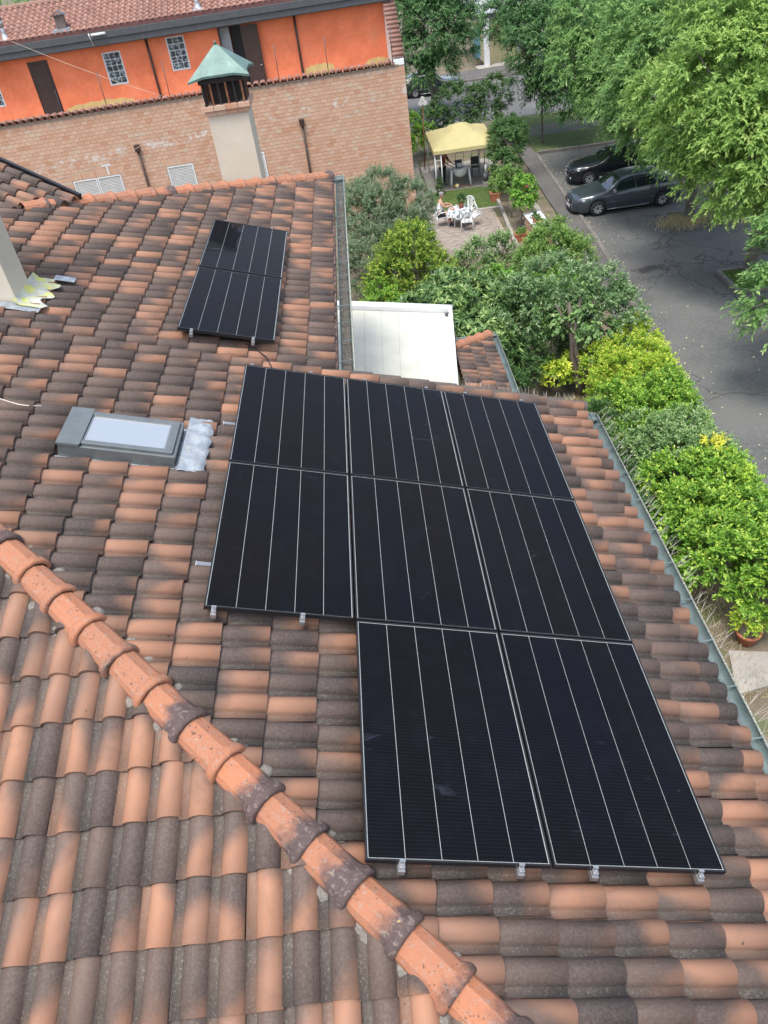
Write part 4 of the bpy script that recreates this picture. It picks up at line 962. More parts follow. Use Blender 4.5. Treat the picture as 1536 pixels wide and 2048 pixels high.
raised('bed_edging', [(7.17, 22.4), (7.32, 22.4), (7.62, 29.3), (7.48, 29.3)], .16, M['concrete'])
raised('garden_wall_base', [(8.55, 19.5), (8.75, 19.5), (9.05, 38), (8.85, 38)], .45, M['concrete'])
sheet('garden_lawn', [(1.0, 9), (6.6, 9), (6.6, 16), (1.0, 16)], .012, M['soil'])
raised('flagstone_terrace', [(3.5, -8), (6.9, -8), (6.9, .45), (3.5, .45)], .05, M['concrete'])
raised('flagstone', [(6.95, .75), (7.75, .9), (7.9, 1.6), (7.2, 1.75)], .06, M['concrete'])
# ---------------------------------------------------------------- foliage
def unit(a): return a / np.maximum(np.linalg.norm(a, axis=-1, keepdims=True), 1e-6)
def leaf_cloud(lobes, n, lps, ll, lw, droop=.5, slen=.5, upb=.2, shell=.6, rosette=False, low=-.35, tipc=.35, seed=0):
    g = np.random.default_rng(seed); lb = np.array(lobes, float); w = (lb[:, 3] * lb[:, 4] * lb[:, 5]) ** .67; w /= w.sum()
    k = g.choice(len(lb), n, p=w); d = unit(g.normal(size=(n, 3))); lowm = d[:, 2] < low; d[lowm, 2] *= -1
    b = lb[k, :3] + d * lb[k, 3:] * (shell + (1 - shell) * g.random((n, 1)) ** .6)
    # clumps: pull sprays towards cluster heads so the crown breaks up
    nc = max(8, n // 22); hd = g.choice(n, nc); 
    for s in range(0, n, 4000):
        bb = b[s:s + 4000]; dist = ((bb[:, None] - b[hd][None]) ** 2).sum(-1); j = dist.argmin(1); b[s:s + 4000] = bb + (b[hd][j] - bb) * .38
        d[s:s + 4000] = unit(d[s:s + 4000] + .5 * d[hd][j])
    a = unit(d + .45 * g.normal(size=(n, 3)) + np.array((0, 0, upb - droop * .5)))
    t = (np.arange(lps)[None, :, None] + g.random((n, lps, 1))) / lps
    A = np.repeat(a[:, None], lps, 1); rv = unit(g.normal(size=(n, lps, 3))); side = unit(rv - A * (rv * A).sum(-1, keepdims=True))
    L = slen * g.uniform(.6, 1.3, (n, 1, 1))
    if rosette:
        p = b[:, None] + A * L * (.75 + .25 * t); ld = unit(A * g.uniform(.2, .9, (n, lps, 1)) + side + np.array((0, 0, -droop * .5)))
    else:
        p = b[:, None] + A * L * t + np.array((0, 0, -1.0)) * (droop * .55 * L * t * t)
        ld = unit(A * .7 + side * .75 + np.array((0, 0, -droop)) + .25 * g.normal(size=(n, lps, 3)))
    nr = unit(np.array((0, 0, .9)) + .38 * g.normal(size=(n, lps, 3)) + .75 * d[:, None]); nr = unit(nr - ld * (nr * ld).sum(-1, keepdims=True)); wv = np.cross(ld, nr)
    s = g.uniform(.65, 1.25, (n, lps, 1)); l_, w_ = ll * s, lw * s
    V = np.stack([p, p + ld * l_ * .42 + wv * w_ * .5 - nr * w_ * .12, p + ld * l_ - np.array((0, 0, 1.0)) * l_ * .12 * droop, p + ld * l_ * .42 - wv * w_ * .5 - nr * w_ * .12], 2).reshape(-1, 3)
    N = n * lps; F = np.arange(N * 4).reshape(N, 4)
    r = np.clip(g.random((n, 1)) * .55 + g.random((n, lps)) * .35 + .14 + tipc * (t[..., 0] - .5), 0, 1).reshape(-1)
    return V, F, r
M['bark'] = pm('grey_bark', (.13, .115, .10), .95, .35, 9, .7, stretch=(1, 1, .25))
M['bark2'] = pm('twisted_brown_bark', (.105, .085, .07), .95, .35, 12, .7, stretch=(1, 1, .25))
LM = dict(
    celtis=leaf_mat('hackberry_leaf', (0.085, 0.195, 0.065), (0.225, 0.4, 0.12), (0.37, 0.53, 0.18)),
    celtisy=leaf_mat('young_hackberry_leaf', (0.12, 0.25, 0.06), (0.32, 0.49, 0.12), (0.47, 0.6, 0.18)),
    celtisd=leaf_mat('deep_hackberry_leaf', (0.045, 0.12, 0.05), (0.12, 0.25, 0.09), (0.22, 0.36, 0.13)),
    olive=leaf_mat('olive_leaf', (0.11, 0.17, 0.095), (0.23, 0.32, 0.185), (0.36, 0.45, 0.29)),
    laurel=leaf_mat('laurel_leaf', (0.075, 0.165, 0.03), (0.23, 0.37, 0.055), (0.48, 0.54, 0.09)),
    loquat=leaf_mat('loquat_leaf', (0.05, 0.115, 0.04), (0.14, 0.25, 0.08), (0.32, 0.44, 0.15), .2, .35),
    bright=leaf_mat('bright_shrub_leaf', (0.085, 0.19, 0.04), (0.2, 0.35, 0.085), (0.34, 0.48, 0.15)),
    grey=leaf_mat('variegated_leaf', (0.065, 0.14, 0.05), (0.165, 0.29, 0.11), (0.36, 0.45, 0.26), .3, .45),
    priv=leaf_mat('golden_privet_leaf', (0.105, 0.231, 0.031), (0.419, 0.606, 0.062), (0.700, 0.700, 0.126)),
    hedge=leaf_mat('hedge_leaf', (0.06, 0.165, 0.025), (0.185, 0.37, 0.04), (0.4, 0.55, 0.08), .25, .35),
    hgrey=leaf_mat('grey_hedge_leaf', (0.065, 0.15, 0.045), (0.18, 0.31, 0.1), (0.33, 0.44, 0.2), .2, .4),
    dark=leaf_mat('dark_garden_leaf', (0.035, 0.095, 0.035), (0.1, 0.2, 0.06), (0.2, 0.32, 0.11)),
    yellow=leaf_mat('yellow_shoot_leaf', (0.700, 0.700, 0.062), (0.700, 0.700, 0.105)),
    citrus=leaf_mat('citrus_leaf', (0.053, 0.157, 0.026), (0.157, 0.356, 0.042), (0.335, 0.544, 0.062), .2, .35),
    dry=leaf_mat('dry_grass_blade', (0.335, 0.273, 0.147), (0.628, 0.544, 0.313), (0.700, 0.700, 0.419), .2),
    aucuba=leaf_mat('aucuba_leaf', (0.105, 0.209, 0.022), (0.377, 0.502, 0.042), (0.700, 0.700, 0.105), .2, .35),
    grass=leaf_mat('grass_blade', (0.073, 0.178, 0.026), (0.167, 0.335, 0.042), (0.293, 0.419, 0.062)))
SEED = [100]
def plant(name, label, cat, base, lobes, n, lps, ll, lw, mat, trunk=None, group=None, bark='bark', parts=None, **kw):
    """lobes in world coordinates; trunk = list of polylines with radii"""
    t = thing(name, label, cat, base, group=group); B = np.array(base); SEED[0] += 1
    V, F, r = leaf_cloud(lobes, n, lps, ll, lw, seed=SEED[0], **kw); np_mesh('crown' if cat == 'tree' else 'foliage', V - B, F, LM[mat], t, r)
    if trunk:
        for i, (pl, rr) in enumerate(trunk):
            m = MB(); m.tube([Vector(p) - Vector(base) for p in pl], rr, 9); m.build('trunk' if i == 0 else 'limb', M[bark], t)
    return t
def tree_limbs(base, h, lobes, r0, seed=0, n=7):
    g = random.Random(seed); b = Vector(base); top = b + Vector((g.uniform(-.2, .2), g.uniform(-.2, .2), h))
    out = [([b - Vector((0, 0, .1)), b + Vector((0, 0, .15)), b + (top - b) * .5 + Vector((g.uniform(-.1, .1), g.uniform(-.1, .1), 0)), top], [r0 * 1.5, r0 * 1.1, r0 * .9, r0 * .75])]
    for L in lobes[:n]:
        e = Vector(L[:3]); m_ = top.lerp(e, .45) + Vector((g.uniform(-.3, .3), g.uniform(-.3, .3), .2)); out.append(([top - Vector((0, 0, .3)), m_, e, e + (e - m_) * .5], [r0 * .55, r0 * .35, r0 * .18, r0 * .07]))
    return out
def big_tree(label, base, h, lobes, n, mat, seed, r0=.22, lps=16, ll=.135, lw=.052, slen=.55, **kw):
    o = dict(droop=.55, upb=.35, shell=.80, low=-.55); o.update(kw)
    return plant('deciduous_tree', label, 'tree', base, lobes, n, lps, ll, lw, mat, tree_limbs(base, h, lobes, r0, seed), 'broadleaf trees along the car park and street', slen=slen, **o)
def lob(*q): return [(x, y, z, r * 1.05, r, r * .9) for x, y, z, r in q]
big_tree('bright yellow-green tree at the right edge, trunk in the kerbed grass pit', (14.3, 17.55, 0), 3.4, lob((13.6, 17.5, 6.9, 1.7), (11.9, 17, 6.5, 1.4), (12.6, 16.4, 5.4, 1.4), (11.9, 18, 4.8, 1.3), (12.9, 15.8, 4.5, 1.3), (12.3, 16.4, 3.7, .9), (12.9, 18.5, 7.9, 1.6), (14.8, 17, 7.2, 1.8), (14.8, 16.4, 5.2, 1.7), (11.4, 18.8, 5.7, 1.1), (15.8, 17.6, 6.2, 1.8), (13.1, 15.7, 3.6, 1.0), (14.3, 15.4, 3.9, 1.2), (12.2, 17.0, 4.0, .9), (13.8, 15.0, 3.2, .8)), 8200, 'celtisy', 1)
big_tree('green tree whose low boughs hang over the rear of the grey car', (14.36, 23.4, 0), 3.0, lob((13, 24, 5.8, 1.8), (12.2, 23.5, 4.7, 1.4), (12.2, 23.4, 3.7, .9), (13.2, 22.3, 3.9, 1.2), (12.7, 25, 6.7, 1.6), (13.9, 24, 6.9, 1.8), (14.6, 22, 4.6, 1.7), (13.6, 21, 3.9, 1.1), (15.6, 23.4, 6, 1.9), (13.0, 22.2, 3.1, .9), (14.2, 21.4, 3.2, 1.0), (12.6, 24.2, 3.4, .8)), 6600, 'celtis', 2)
big_tree('dark green tree spreading over the black parked car', (14.6, 29.6, 0), 2.8, lob((13.3, 31, 4.9, 1.6), (12.7, 29.4, 4.2, 1.3), (12.5, 29.0, 3.3, .8), (11.7, 31, 4.9, 1.2), (13.7, 28.3, 3.7, 1.2), (14.4, 31, 6.4, 1.8), (12.4, 32, 6.1, 1.6), (14.8, 29, 5.2, 1.8), (13.1, 28.9, 2.9, .8), (14.3, 28.0, 3.0, 1.0), (12.3, 30.4, 3.6, .8)), 6000, 'celtis', 3)
big_tree('slender pale-trunked tree on the grass verge by the street', (11.47, 37.4, 0), 2.4, lob((11.7, 37, 3.8, 1.2), (10.8, 37, 4.6, 1.1), (10.5, 37, 3.4, .7), (11.6, 36.6, 3.0, .8), (12.4, 38, 5.1, 1.6), (10.6, 38, 5.3, 1.0), (12.9, 36.5, 3.1, 1.2), (11.4, 39, 6.1, 1.4), (13.3, 37.5, 4.3, 1.5), (11.1, 36.9, 2.5, .75), (12.2, 36.5, 2.3, .9), (12.8, 36.0, 1.9, .7), (9.9, 40.5, 5.6, 1.1), (10.6, 40, 5.2, 1.0), (11.5, 41, 6.6, 1.5)), 5800, 'celtisd', 4, r0=.05)
big_tree('large dark tree over the street beside the brick house corner', (6.6, 47.2, 0), 3.0, lob((6.9, 46, 4.9, 1.6), (5.5, 46, 3.7, 1.3), (8, 46.5, 3.8, 1.2), (6.9, 45.6, 3.1, 1.0), (5.6, 45.5, 2.8, .8), (8.5, 47, 4.8, 1.1), (8.1, 48, 5.8, 1.4), (5.8, 47, 5.7, 1.5), (7, 47, 6.9, 1.6), (4.6, 47, 6.6, 1.4)), 5200, 'celtisd', 5)
big_tree('dim green tree at the top beyond the street', (16.5, 50.5, 0), 3.0, [(16.0, 50.5, 5.6, 2.8, 2.6, 2.4), (18.6, 50, 5.2, 2.4, 2.2, 2.2), (14.6, 51, 4.6, 1.6, 1.6, 1.4), (16.5, 51.5, 8.0, 2.4, 2.2, 1.8)], 2600, 'celtis', 6)
big_tree('green tree filling the gap behind the parked cars', (18.2, 35.6, 0), 2.8, [(17.6, 35.4, 5.0, 2.8, 2.4, 2.4), (15.6, 35.8, 4.4, 1.9, 1.9, 1.7), (20, 35, 5.2, 2.6, 2.4, 2.2), (17.5, 36.5, 7.2, 2.6, 2.2, 1.9)], 3400, 'celtis', 7)
big_tree('tree reaching in from the right edge with low dark boughs', (14.9, 10.8, 0), 3.0, lob((11.4, 10.1, 2.9, .75), (11.6, 9.9, 2.3, .65), (11.9, 11.5, 3.9, .55), (11.9, 11.7, 3.35, .4), (13.2, 10.8, 4.4, 1.3), (14.9, 10.8, 5.4, 1.8)), 1800, 'celtis', 8)
big_tree('distant tree behind the far yellow building on its left', (8.2, 66, 0), 3.0, [(8.2, 66, 5.6, 3.0, 2.6, 2.5), (5, 67, 5.2, 2.8, 2.6, 2.4), (7, 67, 8, 2.6, 2.4, 2)], 1500, 'celtisd', 9)
big_tree('distant tree behind the far yellow building on its right', (18, 67, 0), 3.0, [(16.5, 67, 5.4, 2.8, 2.6, 2.5), (20, 67, 5.6, 3, 2.6, 2.5), (18, 67, 8, 2.6, 2.4, 2)], 1500, 'celtis', 10)
big_tree('tree crown showing over the red ridge at the top left corner', (-16, 50, 0), 4.0, [(-15, 50, 7.0, 3.2, 2.6, 2.6), (-11.5, 50.5, 6.6, 2.6, 2.4, 2.4), (-18, 51, 7.2, 3, 2.6, 2.6)], 1700, 'celtis', 11)
# ---- garden plants
plant('olive_tree', 'grey-green olive tree between the house gutter and the brick wall', 'tree', (1.9, 21.2, 0), [(1.5, 21.4, 2.5, 1.1, 1.0, .95), (2.1, 22.3, 3.0, .75, .7, .85), (3.1, 22.3, 2.4, .85, .8, .95), (1.6, 20.4, 1.6, .9, .8, .9), (2.7, 21.2, 1.9, .9, .8, .8), (1.0, 19.6, 1.4, .7, .7, .8), (3.1, 21.6, 1.5, .6, .6, .7), (1.2, 22.4, 2.7, .7, .7, .8)], 5200, 14, .10, .026, 'olive', tree_limbs((1.9, 21.2, 0), 1.0, [(1.5, 21.4, 2.4), (2.1, 22.2, 2.8), (3.0, 22.2, 2.2)], .10, 3), droop=.1, slen=.34, upb=.5, shell=.70, low=-.8)
plant('laurel_bush', 'yellow-green laurel bush in front of the olive tree', 'shrub', (2.7, 18.7, 0), [(2.7, 18.9, 1.5, 1.15, .9, 1.15), (1.9, 18.4, 1.0, .8, .8, 1.0), (3.4, 18.6, 1.1, .8, .7, .9), (2.9, 19.3, 2.1, .7, .6, .7)], 2000, 12, .10, .04, 'laurel', droop=.2, slen=.34, upb=.6, shell=.68, low=-.7, tipc=.7)
plant('small_bush', 'low dull green bush beside the upper gutter, left of the laurel', 'shrub', (1.55, 17.2, 0), [(1.6, 17.3, .8, .7, .8, .8), (2.1, 16.6, .6, .6, .5, .6)], 700, 12, .085, .035, 'hedge', droop=.2, slen=.3, upb=.5, shell=.62, low=-.7)
plant('grey_bush', 'small grey-leaved bush just above the white awning bar', 'shrub', (2.3, 14.9, 0), [(2.0, 15.0, 1.0, .8, .6, .9), (2.9, 14.9, 1.0, .7, .6, .8)], 800, 12, .075, .03, 'grey', droop=.2, slen=.25, upb=.5, shell=.62, low=-.7)
plant('loquat_tree', 'dark loquat tree with long rosette leaves beyond the awning', 'tree', (4.0, 13.6, 0), [(3.9, 13.8, 1.9, 1.35, 1.1, 1.1), (2.9, 13.9, 1.7, .8, .8, .9), (4.9, 13.5, 1.9, .9, .8, 1.0), (4.4, 12.8, 1.5, .9, .8, .9), (3.6, 14.6, 2.0, .9, .7, .8), (4.4, 11.8, 1.1, .8, .7, .9)], 1150, 15, .235, .062, 'loquat', tree_limbs((4.0, 13.6, 0), .9, [(3.9, 13.8, 1.9), (4.9, 13.5, 1.9)], .09, 4), droop=.5, slen=.22, upb=.5, shell=.62, rosette=True, low=-.4, tipc=.8)
plant('young_shrub', 'pale green open shrub at the near end of the patio', 'shrub', (5.5, 20.2, 0), [(5.5, 20.3, .8, .95, .6, .75), (4.9, 20.0, .6, .7, .5, .6), (6.2, 20.3, .9, .6, .5, .7)], 950, 12, .085, .036, 'hgrey', droop=.1, slen=.34, upb=.8, shell=.62, low=-.7, tipc=.6)
plant('bright_shrub', 'bright green shrub growing beside the pavement below the white bench', 'shrub', (7.7, 18.5, 0), [(7.6, 18.6, 1.1, 1.0, .9, 1.1), (7.0, 18.2, .9, .8, .8, .9), (8.3, 18.3, 1.0, .75, .8, .9), (7.8, 19.3, 1.6, .7, .6, .6)], 1900, 12, .105, .04, 'bright', droop=.2, slen=.34, upb=.6, shell=.68, low=-.7, tipc=.6)
tw = [([(6.85, 11.35, -.1), (6.78, 11.4, .5), (6.65, 11.6, 1.2), (6.62, 11.7, 2.1), (6.55, 11.8, 2.7)], [.13, .10, .085, .075, .05]), ([(6.95, 11.35, -.1), (7.2, 11.4, .5), (7.25, 11.5, 1.05), (7.15, 11.7, 1.9), (7.3, 12, 2.6)], [.12, .09, .08, .06, .04]),
      ([(6.9, 11.35, 0), (6.95, 11.5, .7), (6.72, 11.5, 1.3), (6.68, 11.6, 2.0), (6.9, 11.9, 2.8)], [.09, .08, .07, .06, .04]), ([(6.63, 11.65, 1.9), (6.35, 11.7, 2.4), (6.2, 11.8, 2.7)], [.05, .04, .03]), ([(7.2, 11.5, 1.0), (6.95, 11.6, 1.5), (6.85, 11.7, 1.9)], [.05, .04, .03])]
plant('pittosporum_tree', 'grey variegated tree with twisting bare trunks behind the roof edge', 'tree', (6.9, 11.4, 0), [(6.4, 12.7, 3.0, 1.1, .8, .6), (7.4, 12.5, 2.7, .9, .8, .6), (5.7, 12.5, 2.4, .9, .8, .9), (8.0, 12.2, 1.8, .75, .9, 1.0), (6.2, 13.3, 1.3, 1.2, .8, 1.2), (7.6, 13.3, 1.2, 1.0, .8, 1.1)], 3400, 13, .075, .034, 'grey', tw, bark='bark2', droop=.3, slen=.28, upb=.4, shell=.70, low=-.8, tipc=.6)
plant('climbing_vine', 'green and rusty heart-leaved vine hanging on the twisting trunks', 'vine', (7.2, 11.5, 0), [(7.35, 11.7, 1.75, .45, .35, .6), (6.95, 11.75, 2.4, .4, .3, .4), (6.35, 11.75, 2.2, .35, .25, .3), (7.5, 11.6, 1.2, .3, .25, .35)], 330, 10, .10, .085, 'hgrey', droop=.8, slen=.25, upb=.1, shell=.70, low=-.9)
plant('aucuba_bush', 'yellow speckled bush at the foot of the twisting trunks', 'shrub', (6.35, 11.6, 0), [(6.3, 11.7, .6, .42, .4, .5), (6.75, 12.0, .7, .3, .3, .4)], 130, 14, .16, .05, 'aucuba', droop=.4, slen=.14, upb=.6, shell=.70, rosette=True, low=-.3)
plant('shade_bush', 'deep green bush behind the porch gutter under the loquat', 'shrub', (5.3, 11.9, 0), [(5.2, 12.0, .9, .9, .8, .9), (5.9, 12.6, .8, .8, .7, .8), (5.0, 10.9, .6, .5, .6, .6)], 900, 12, .08, .035, 'dark', droop=.3, slen=.28, shell=.68, low=-.7)
def hedge(label, lobes, n, mat, ll=.075, lw=.036, **kw):
    o = dict(droop=.15, slen=.26, upb=.6, shell=.78, low=-.3, tipc=.6); o.update(kw); b = (lobes[0][0], lobes[0][1], 0)
    t = plant('hedge_bush', label, 'hedge', b, lobes, n, 12, ll, lw, mat, group='bushes of the boundary hedge', **o); m = MB()
    for L in lobes[:3]: m.tube([(L[0] - b[0], L[1] - b[1], 0), (L[0] - b[0] + .1, L[1] - b[1], L[2])], [.03, .015], 6)
    m.build('stem', M['bark'], t); return t
hedge('golden green hedge bush right of the twisting trunks', [(8.1, 10.9, .95, .9, .9, .95), (8.5, 12.0, .9, .6, .9, .9), (7.7, 10.1, .9, .9, .8, .9), (8.2, 9.5, 1.0, .8, .7, .85), (7.4, 11.2, .8, .6, .8, .8), (8.5, 10.3, .95, .5, .9, .9)], 3000, 'priv', .068, .033)
hedge('fresh green hedge bush with a few rusty tips beside the gutter corner', [(8.0, 8.6, 1.0, .85, .7, .9), (7.5, 8.2, .9, .8, .7, .9), (8.4, 8.0, .9, .5, .7, .8), (7.3, 7.5, .8, .7, .6, .8), (7.2, 8.8, .9, .7, .7, .85), (8.3, 8.9, 1.0, .6, .7, .9)], 2500, 'hedge', .07, .034)
hedge('grey-green hedge bush in the middle of the hedge', [(8.0, 7.0, 1.05, .85, .7, .85), (7.5, 6.6, .95, .8, .8, .9), (8.4, 6.3, .95, .5, .7, .85), (7.2, 7.3, .9, .7, .7, .85), (7.9, 6.1, 1.0, .8, .7, .9)], 2300, 'hgrey', .07, .03)
hedge('long deep green hedge bush at the right picture edge', [(7.8, 5.2, 1.0, .9, .9, .95), (7.4, 4.2, .95, .9, .8, .95), (8.2, 3.9, 1.0, .7, .9, .9), (7.7, 3.0, .95, .95, .8, .95), (8.3, 2.4, .95, .8, .8, .9), (8.2, 4.7, 1.0, .7, .8, .95), (7.3, 5.4, .9, .8, .8, .9), (7.2, 3.5, .9, .8, .8, .9), (8.5, 3.2, .9, .6, .9, .9), (8.4, 5.4, .9, .5, .7, .9)], 5600, 'hedge', .078, .037)
plant('yellow_shoots', 'clump of bright yellow shoots on top of the hedge', 'shrub', (8.25, 5.75, 0), [(8.25, 5.75, 1.85, .22, .2, .14)], 22, 12, .10, .045, 'yellow', [([(8.25, 5.75, 0), (8.25, 5.75, 1.8)], [.015, .008])], droop=.2, slen=.2, upb=.5, shell=.3)
plant('yellow_shoots', 'small yellow-green tuft low on the hedge beside the asphalt', 'shrub', (8.3, 4.5, 0), [(8.35, 4.5, 1.9, .25, .25, .12)], 16, 12, .09, .04, 'priv', [([(8.3, 4.5, 0), (8.35, 4.5, 1.8)], [.015, .008])], droop=.2, slen=.2, upb=.5, shell=.3)
plant('understory_bush', 'shaded bush between the right gutter and the hedge', 'shrub', (6.5, 7.5, 0), [(6.5, 8.4, .7, .7, 1.0, .8), (6.4, 6.4, .6, .7, 1.1, .7), (6.5, 4.6, .6, .7, 1.0, .7)], 1500, 12, .085, .036, 'dark', droop=.3, slen=.3, shell=.68, low=-.6)
plant('low_shrub', 'low mid-green shrub between laurel and loquat', 'shrub', (3.9, 16.7, 0), [(3.8, 16.8, .8, .9, .8, .8), (4.8, 17.2, .7, .8, .7, .7), (5.6, 17.6, .7, .8, .7, .7)], 1300, 12, .09, .04, 'citrus', droop=.3, slen=.3, shell=.65, low=-.6)
plant('low_shrub', 'low leafy shrub behind the grey variegated tree', 'shrub', (6.4, 15.6, 0), [(6.3, 15.7, .9, .9, .8, .9), (7.4, 15.4, 1.0, .8, .8, .9), (5.4, 15.4, .8, .8, .8, .8)], 1500, 12, .09, .04, 'citrus', droop=.3, slen=.3, shell=.65, low=-.6)
# beyond the gazebo
plant('garden_tree', 'dense green fruit tree hiding the right side of the yellow gazebo', 'tree', (8.35, 30.2, 0), [(8.1, 29.8, 2.0, .8, .8, .85), (8.4, 30.9, 2.1, .9, .9, .8), (7.9, 28.9, 1.5, .6, .6, .6), (8.6, 32.2, 2.0, .8, .8, .8)], 1700, 12, .085, .05, 'dark', tree_limbs((8.35, 30.2, 0), 1.0, [(8.1, 29.8, 2.2), (8.5, 31, 2.5)], .06, 7), droop=.4, slen=.28, shell=.68, low=-.6)
plant('fruit_tree', 'small citrus tree standing in the bed near the patio step', 'tree', (7.75, 26.6, 0), [(7.7, 26.7, 1.5, .55, .55, .55), (7.4, 27.3, 1.4, .4, .4, .4)], 460, 12, .08, .04, 'bright', tree_limbs((7.75, 26.6, 0), .9, [(7.7, 26.7, 1.5)], .025, 8), droop=.4, slen=.22, shell=.62, low=-.7)
plant('fruit_tree', 'small dark citrus tree beside the white-topped bench wall', 'tree', (7.95, 25.1, 0), [(8.0, 25.2, 1.55, .5, .5, .55), (7.95, 24.9, 1.2, .4, .4, .4)], 480, 12, .08, .04, 'citrus', tree_limbs((7.95, 25.1, 0), .8, [(8.0, 25.2, 1.5)], .025, 9), droop=.4, slen=.22, shell=.62, low=-.7)
plant('garden_bush', 'bushy dark tree right behind the gazebo roof', 'tree', (7.0, 38.6, 0), [(7.0, 38.6, 2.0, 1.3, 1.0, 1.3), (8.3, 38.2, 2.0, 1.0, .9, 1.2), (9.2, 38.8, 2.3, .8, .9, 1.1), (5.8, 38.6, 1.4, 1.0, .9, 1.0)], 1900, 12, .095, .05, 'dark', tree_limbs((7.0, 38.6, 0), 1.0, [(7, 38.6, 2), (8.3, 38.2, 2)], .06, 10), droop=.3, slen=.32, shell=.70, low=-.6)
plant('garden_bush', 'leafy bush between the rusty pole and the brick corner', 'shrub', (4.3, 38.2, 0), [(4.1, 38.4, 1.3, 1.0, .8, 1.1), (5.0, 37.6, 1.0, .7, .6, .8), (3.9, 36.5, .9, .6, .9, .8)], 1000, 12, .095, .05, 'hedge', droop=.3, slen=.3, shell=.70, low=-.6)
# grass tufts
def grass(name, label, polyfn, n, ll, mat, lw=.012):
    g = np.random.default_rng(n); P = np.array([polyfn(g) for _ in range(n)]); d = unit(np.stack([g.normal(0, .5, n), g.normal(0, .5, n), np.ones(n)], -1)); s = g.uniform(.5, 1.3, (n, 1)) * ll
    wv = unit(np.cross(d, g.normal(size=(n, 3)))) * lw; V = np.stack([P - wv * .5, P + wv * .5, P + d * s + wv * .08, P + d * s - wv * .08], 1).reshape(-1, 3)
    return tag(np_mesh(name, V, np.arange(n * 4).reshape(n, 4), LM[mat], None, g.random(n)), label, 'grass', kind='stuff')
rect = lambda x0, x1, y0, y1, z=.03: (lambda g: (g.uniform(x0, x1), g.uniform(y0, y1), z))
grass('lawn_grass', 'short lawn grass in front of the gazebo', rect(4.6, 7.5, 28.2, 31.3), 9000, .05, 'grass')
grass('pit_grass', 'green grass in the kerbed tree pit at the right', rect(13.55, 17, 16.4, 18.1, .06), 6000, .07, 'grass')
grass('pit_grass', 'dry tufts round the trunk beside the grey car', lambda g: (14.1 + g.normal(0, .5), 23.1 + g.normal(0, .35), .05), 3000, .22, 'dry')
grass('verge_grass_blades', 'patchy grass on the verge by the street', rect(10.8, 20, 35.5, 43.6), 9000, .07, 'grass')
grass('dry_grass', 'dry grass under the hedge beside the right gutter', rect(5.6, 7.6, .6, 4.5, .0), 3500, .16, 'dry')
grass('dry_grass_tuft', 'pale dry grass tuft at the foot of the twisting trunks', rect(5.4, 7.6, 9.7, 11.2, .0), 5000, .2, 'dry')
# ---------------------------------------------------------------- awning and porch roof beside the house
def fabric(name, col, var=.06, sc=1.5, trans=.0):
    t = NT(name); P = pos(t); n1 = t.noise(P, sc, 5); c = t.mix(t.ramp(n1, .35, .65), [x * (1 - var) for x in col], [min(1, x * (1 + var)) for x in col]); t.l(c, t.p.inputs['Base Color']); t.p.inputs['Roughness'].default_value = .8
    t.bump(t.noise(P, 3, 3), .25, .05); return t.m
M['awn'] = fabric('ivory_awning_fabric', (.52, .52, .445))
M['canopy'] = fabric('pale_yellow_canvas', (.40, .35, .165), .05, 2)
aw = thing('awning', 'flat ivory awning in a white frame between gutter and little porch roof', 'awning', (1.8, 9.9, 0))
A0 = Vector(aw.location)
def azz(x): return 4.25 - .1848 * (x - .507)
def aR(y): return 1.52 + .0949 * (y + 7.556) - .0 + (10 - y) * .004
for k in range(7):      # fabric widths with a welded seam between them
    m = MB(); n = 12; vs = []; f0, f1 = k / 7, (k + 1) / 7
    for j in range(n + 1):
        y = 1.0 + 8.9 * j / n
        for f in (f0 + .002, (f0 + f1) / 2, f1 - .002):
            xl, xr = .30, aR(y) - .045; x = xl + (xr - xl) * f; sag = -.02 * math.sin(math.pi * j / n) - (.006 if f == (f0 + f1) / 2 else 0); vs.append((x - A0.x, y - A0.y, azz(x) + sag))
    m.add(vs, [(3 * j + i, 3 * j + i + 1, 3 * j + i + 4, 3 * j + i + 3) for j in range(n) for i in range(2)], True); m.build('fabric_panel', M['awn'], aw)
    if k:
        m = MB(); m.tube([Vector((.30 + (aR(y) - .045 - .30) * f0, y, azz(.30 + (aR(y) - .045 - .30) * f0) + .001 - .02 * math.sin(math.pi * (y - 1) / 8.9))) - A0 for y in [1 + 8.9 * j / 12 for j in range(13)]], .006, 4); m.build('seam', M['awn'], aw)
m = MB(); m.bar(Vector((.25, 10.0, azz(.25) + .04)) - A0, Vector((3.20, 10.0, azz(3.20) + .04)) - A0, .16, .13); m.tube([Vector((.25, 10.10, azz(.25) + .05)) - A0, Vector((3.24, 10.10, azz(3.24) + .05)) - A0], .085, 12); m.build('front_beam', M['white'], aw)
m = MB(); m.bar(Vector((aR(1.0), 1.0, azz(aR(1)) + .02)) - A0, Vector((aR(10), 10, azz(aR(10)) + .02)) - A0, .10, .12); m.build('side_rail', M['white'], aw)
m = MB(); m.bar(Vector((aR(9.72) - .08, 9.72, azz(aR(9.7)) + .05)) - A0, Vector((aR(9.72) - .08, 9.82, azz(aR(9.7)) + .05)) - A0, .10, .06); m.build('rail_shoe', M['slate'], aw)
for x in (.3, 3.08):
    m = MB(); m.box(x - A0.x - .05, x - A0.x + .05, .02, .12, 0, azz(x) - .02); m.build('post', M['white'], aw)
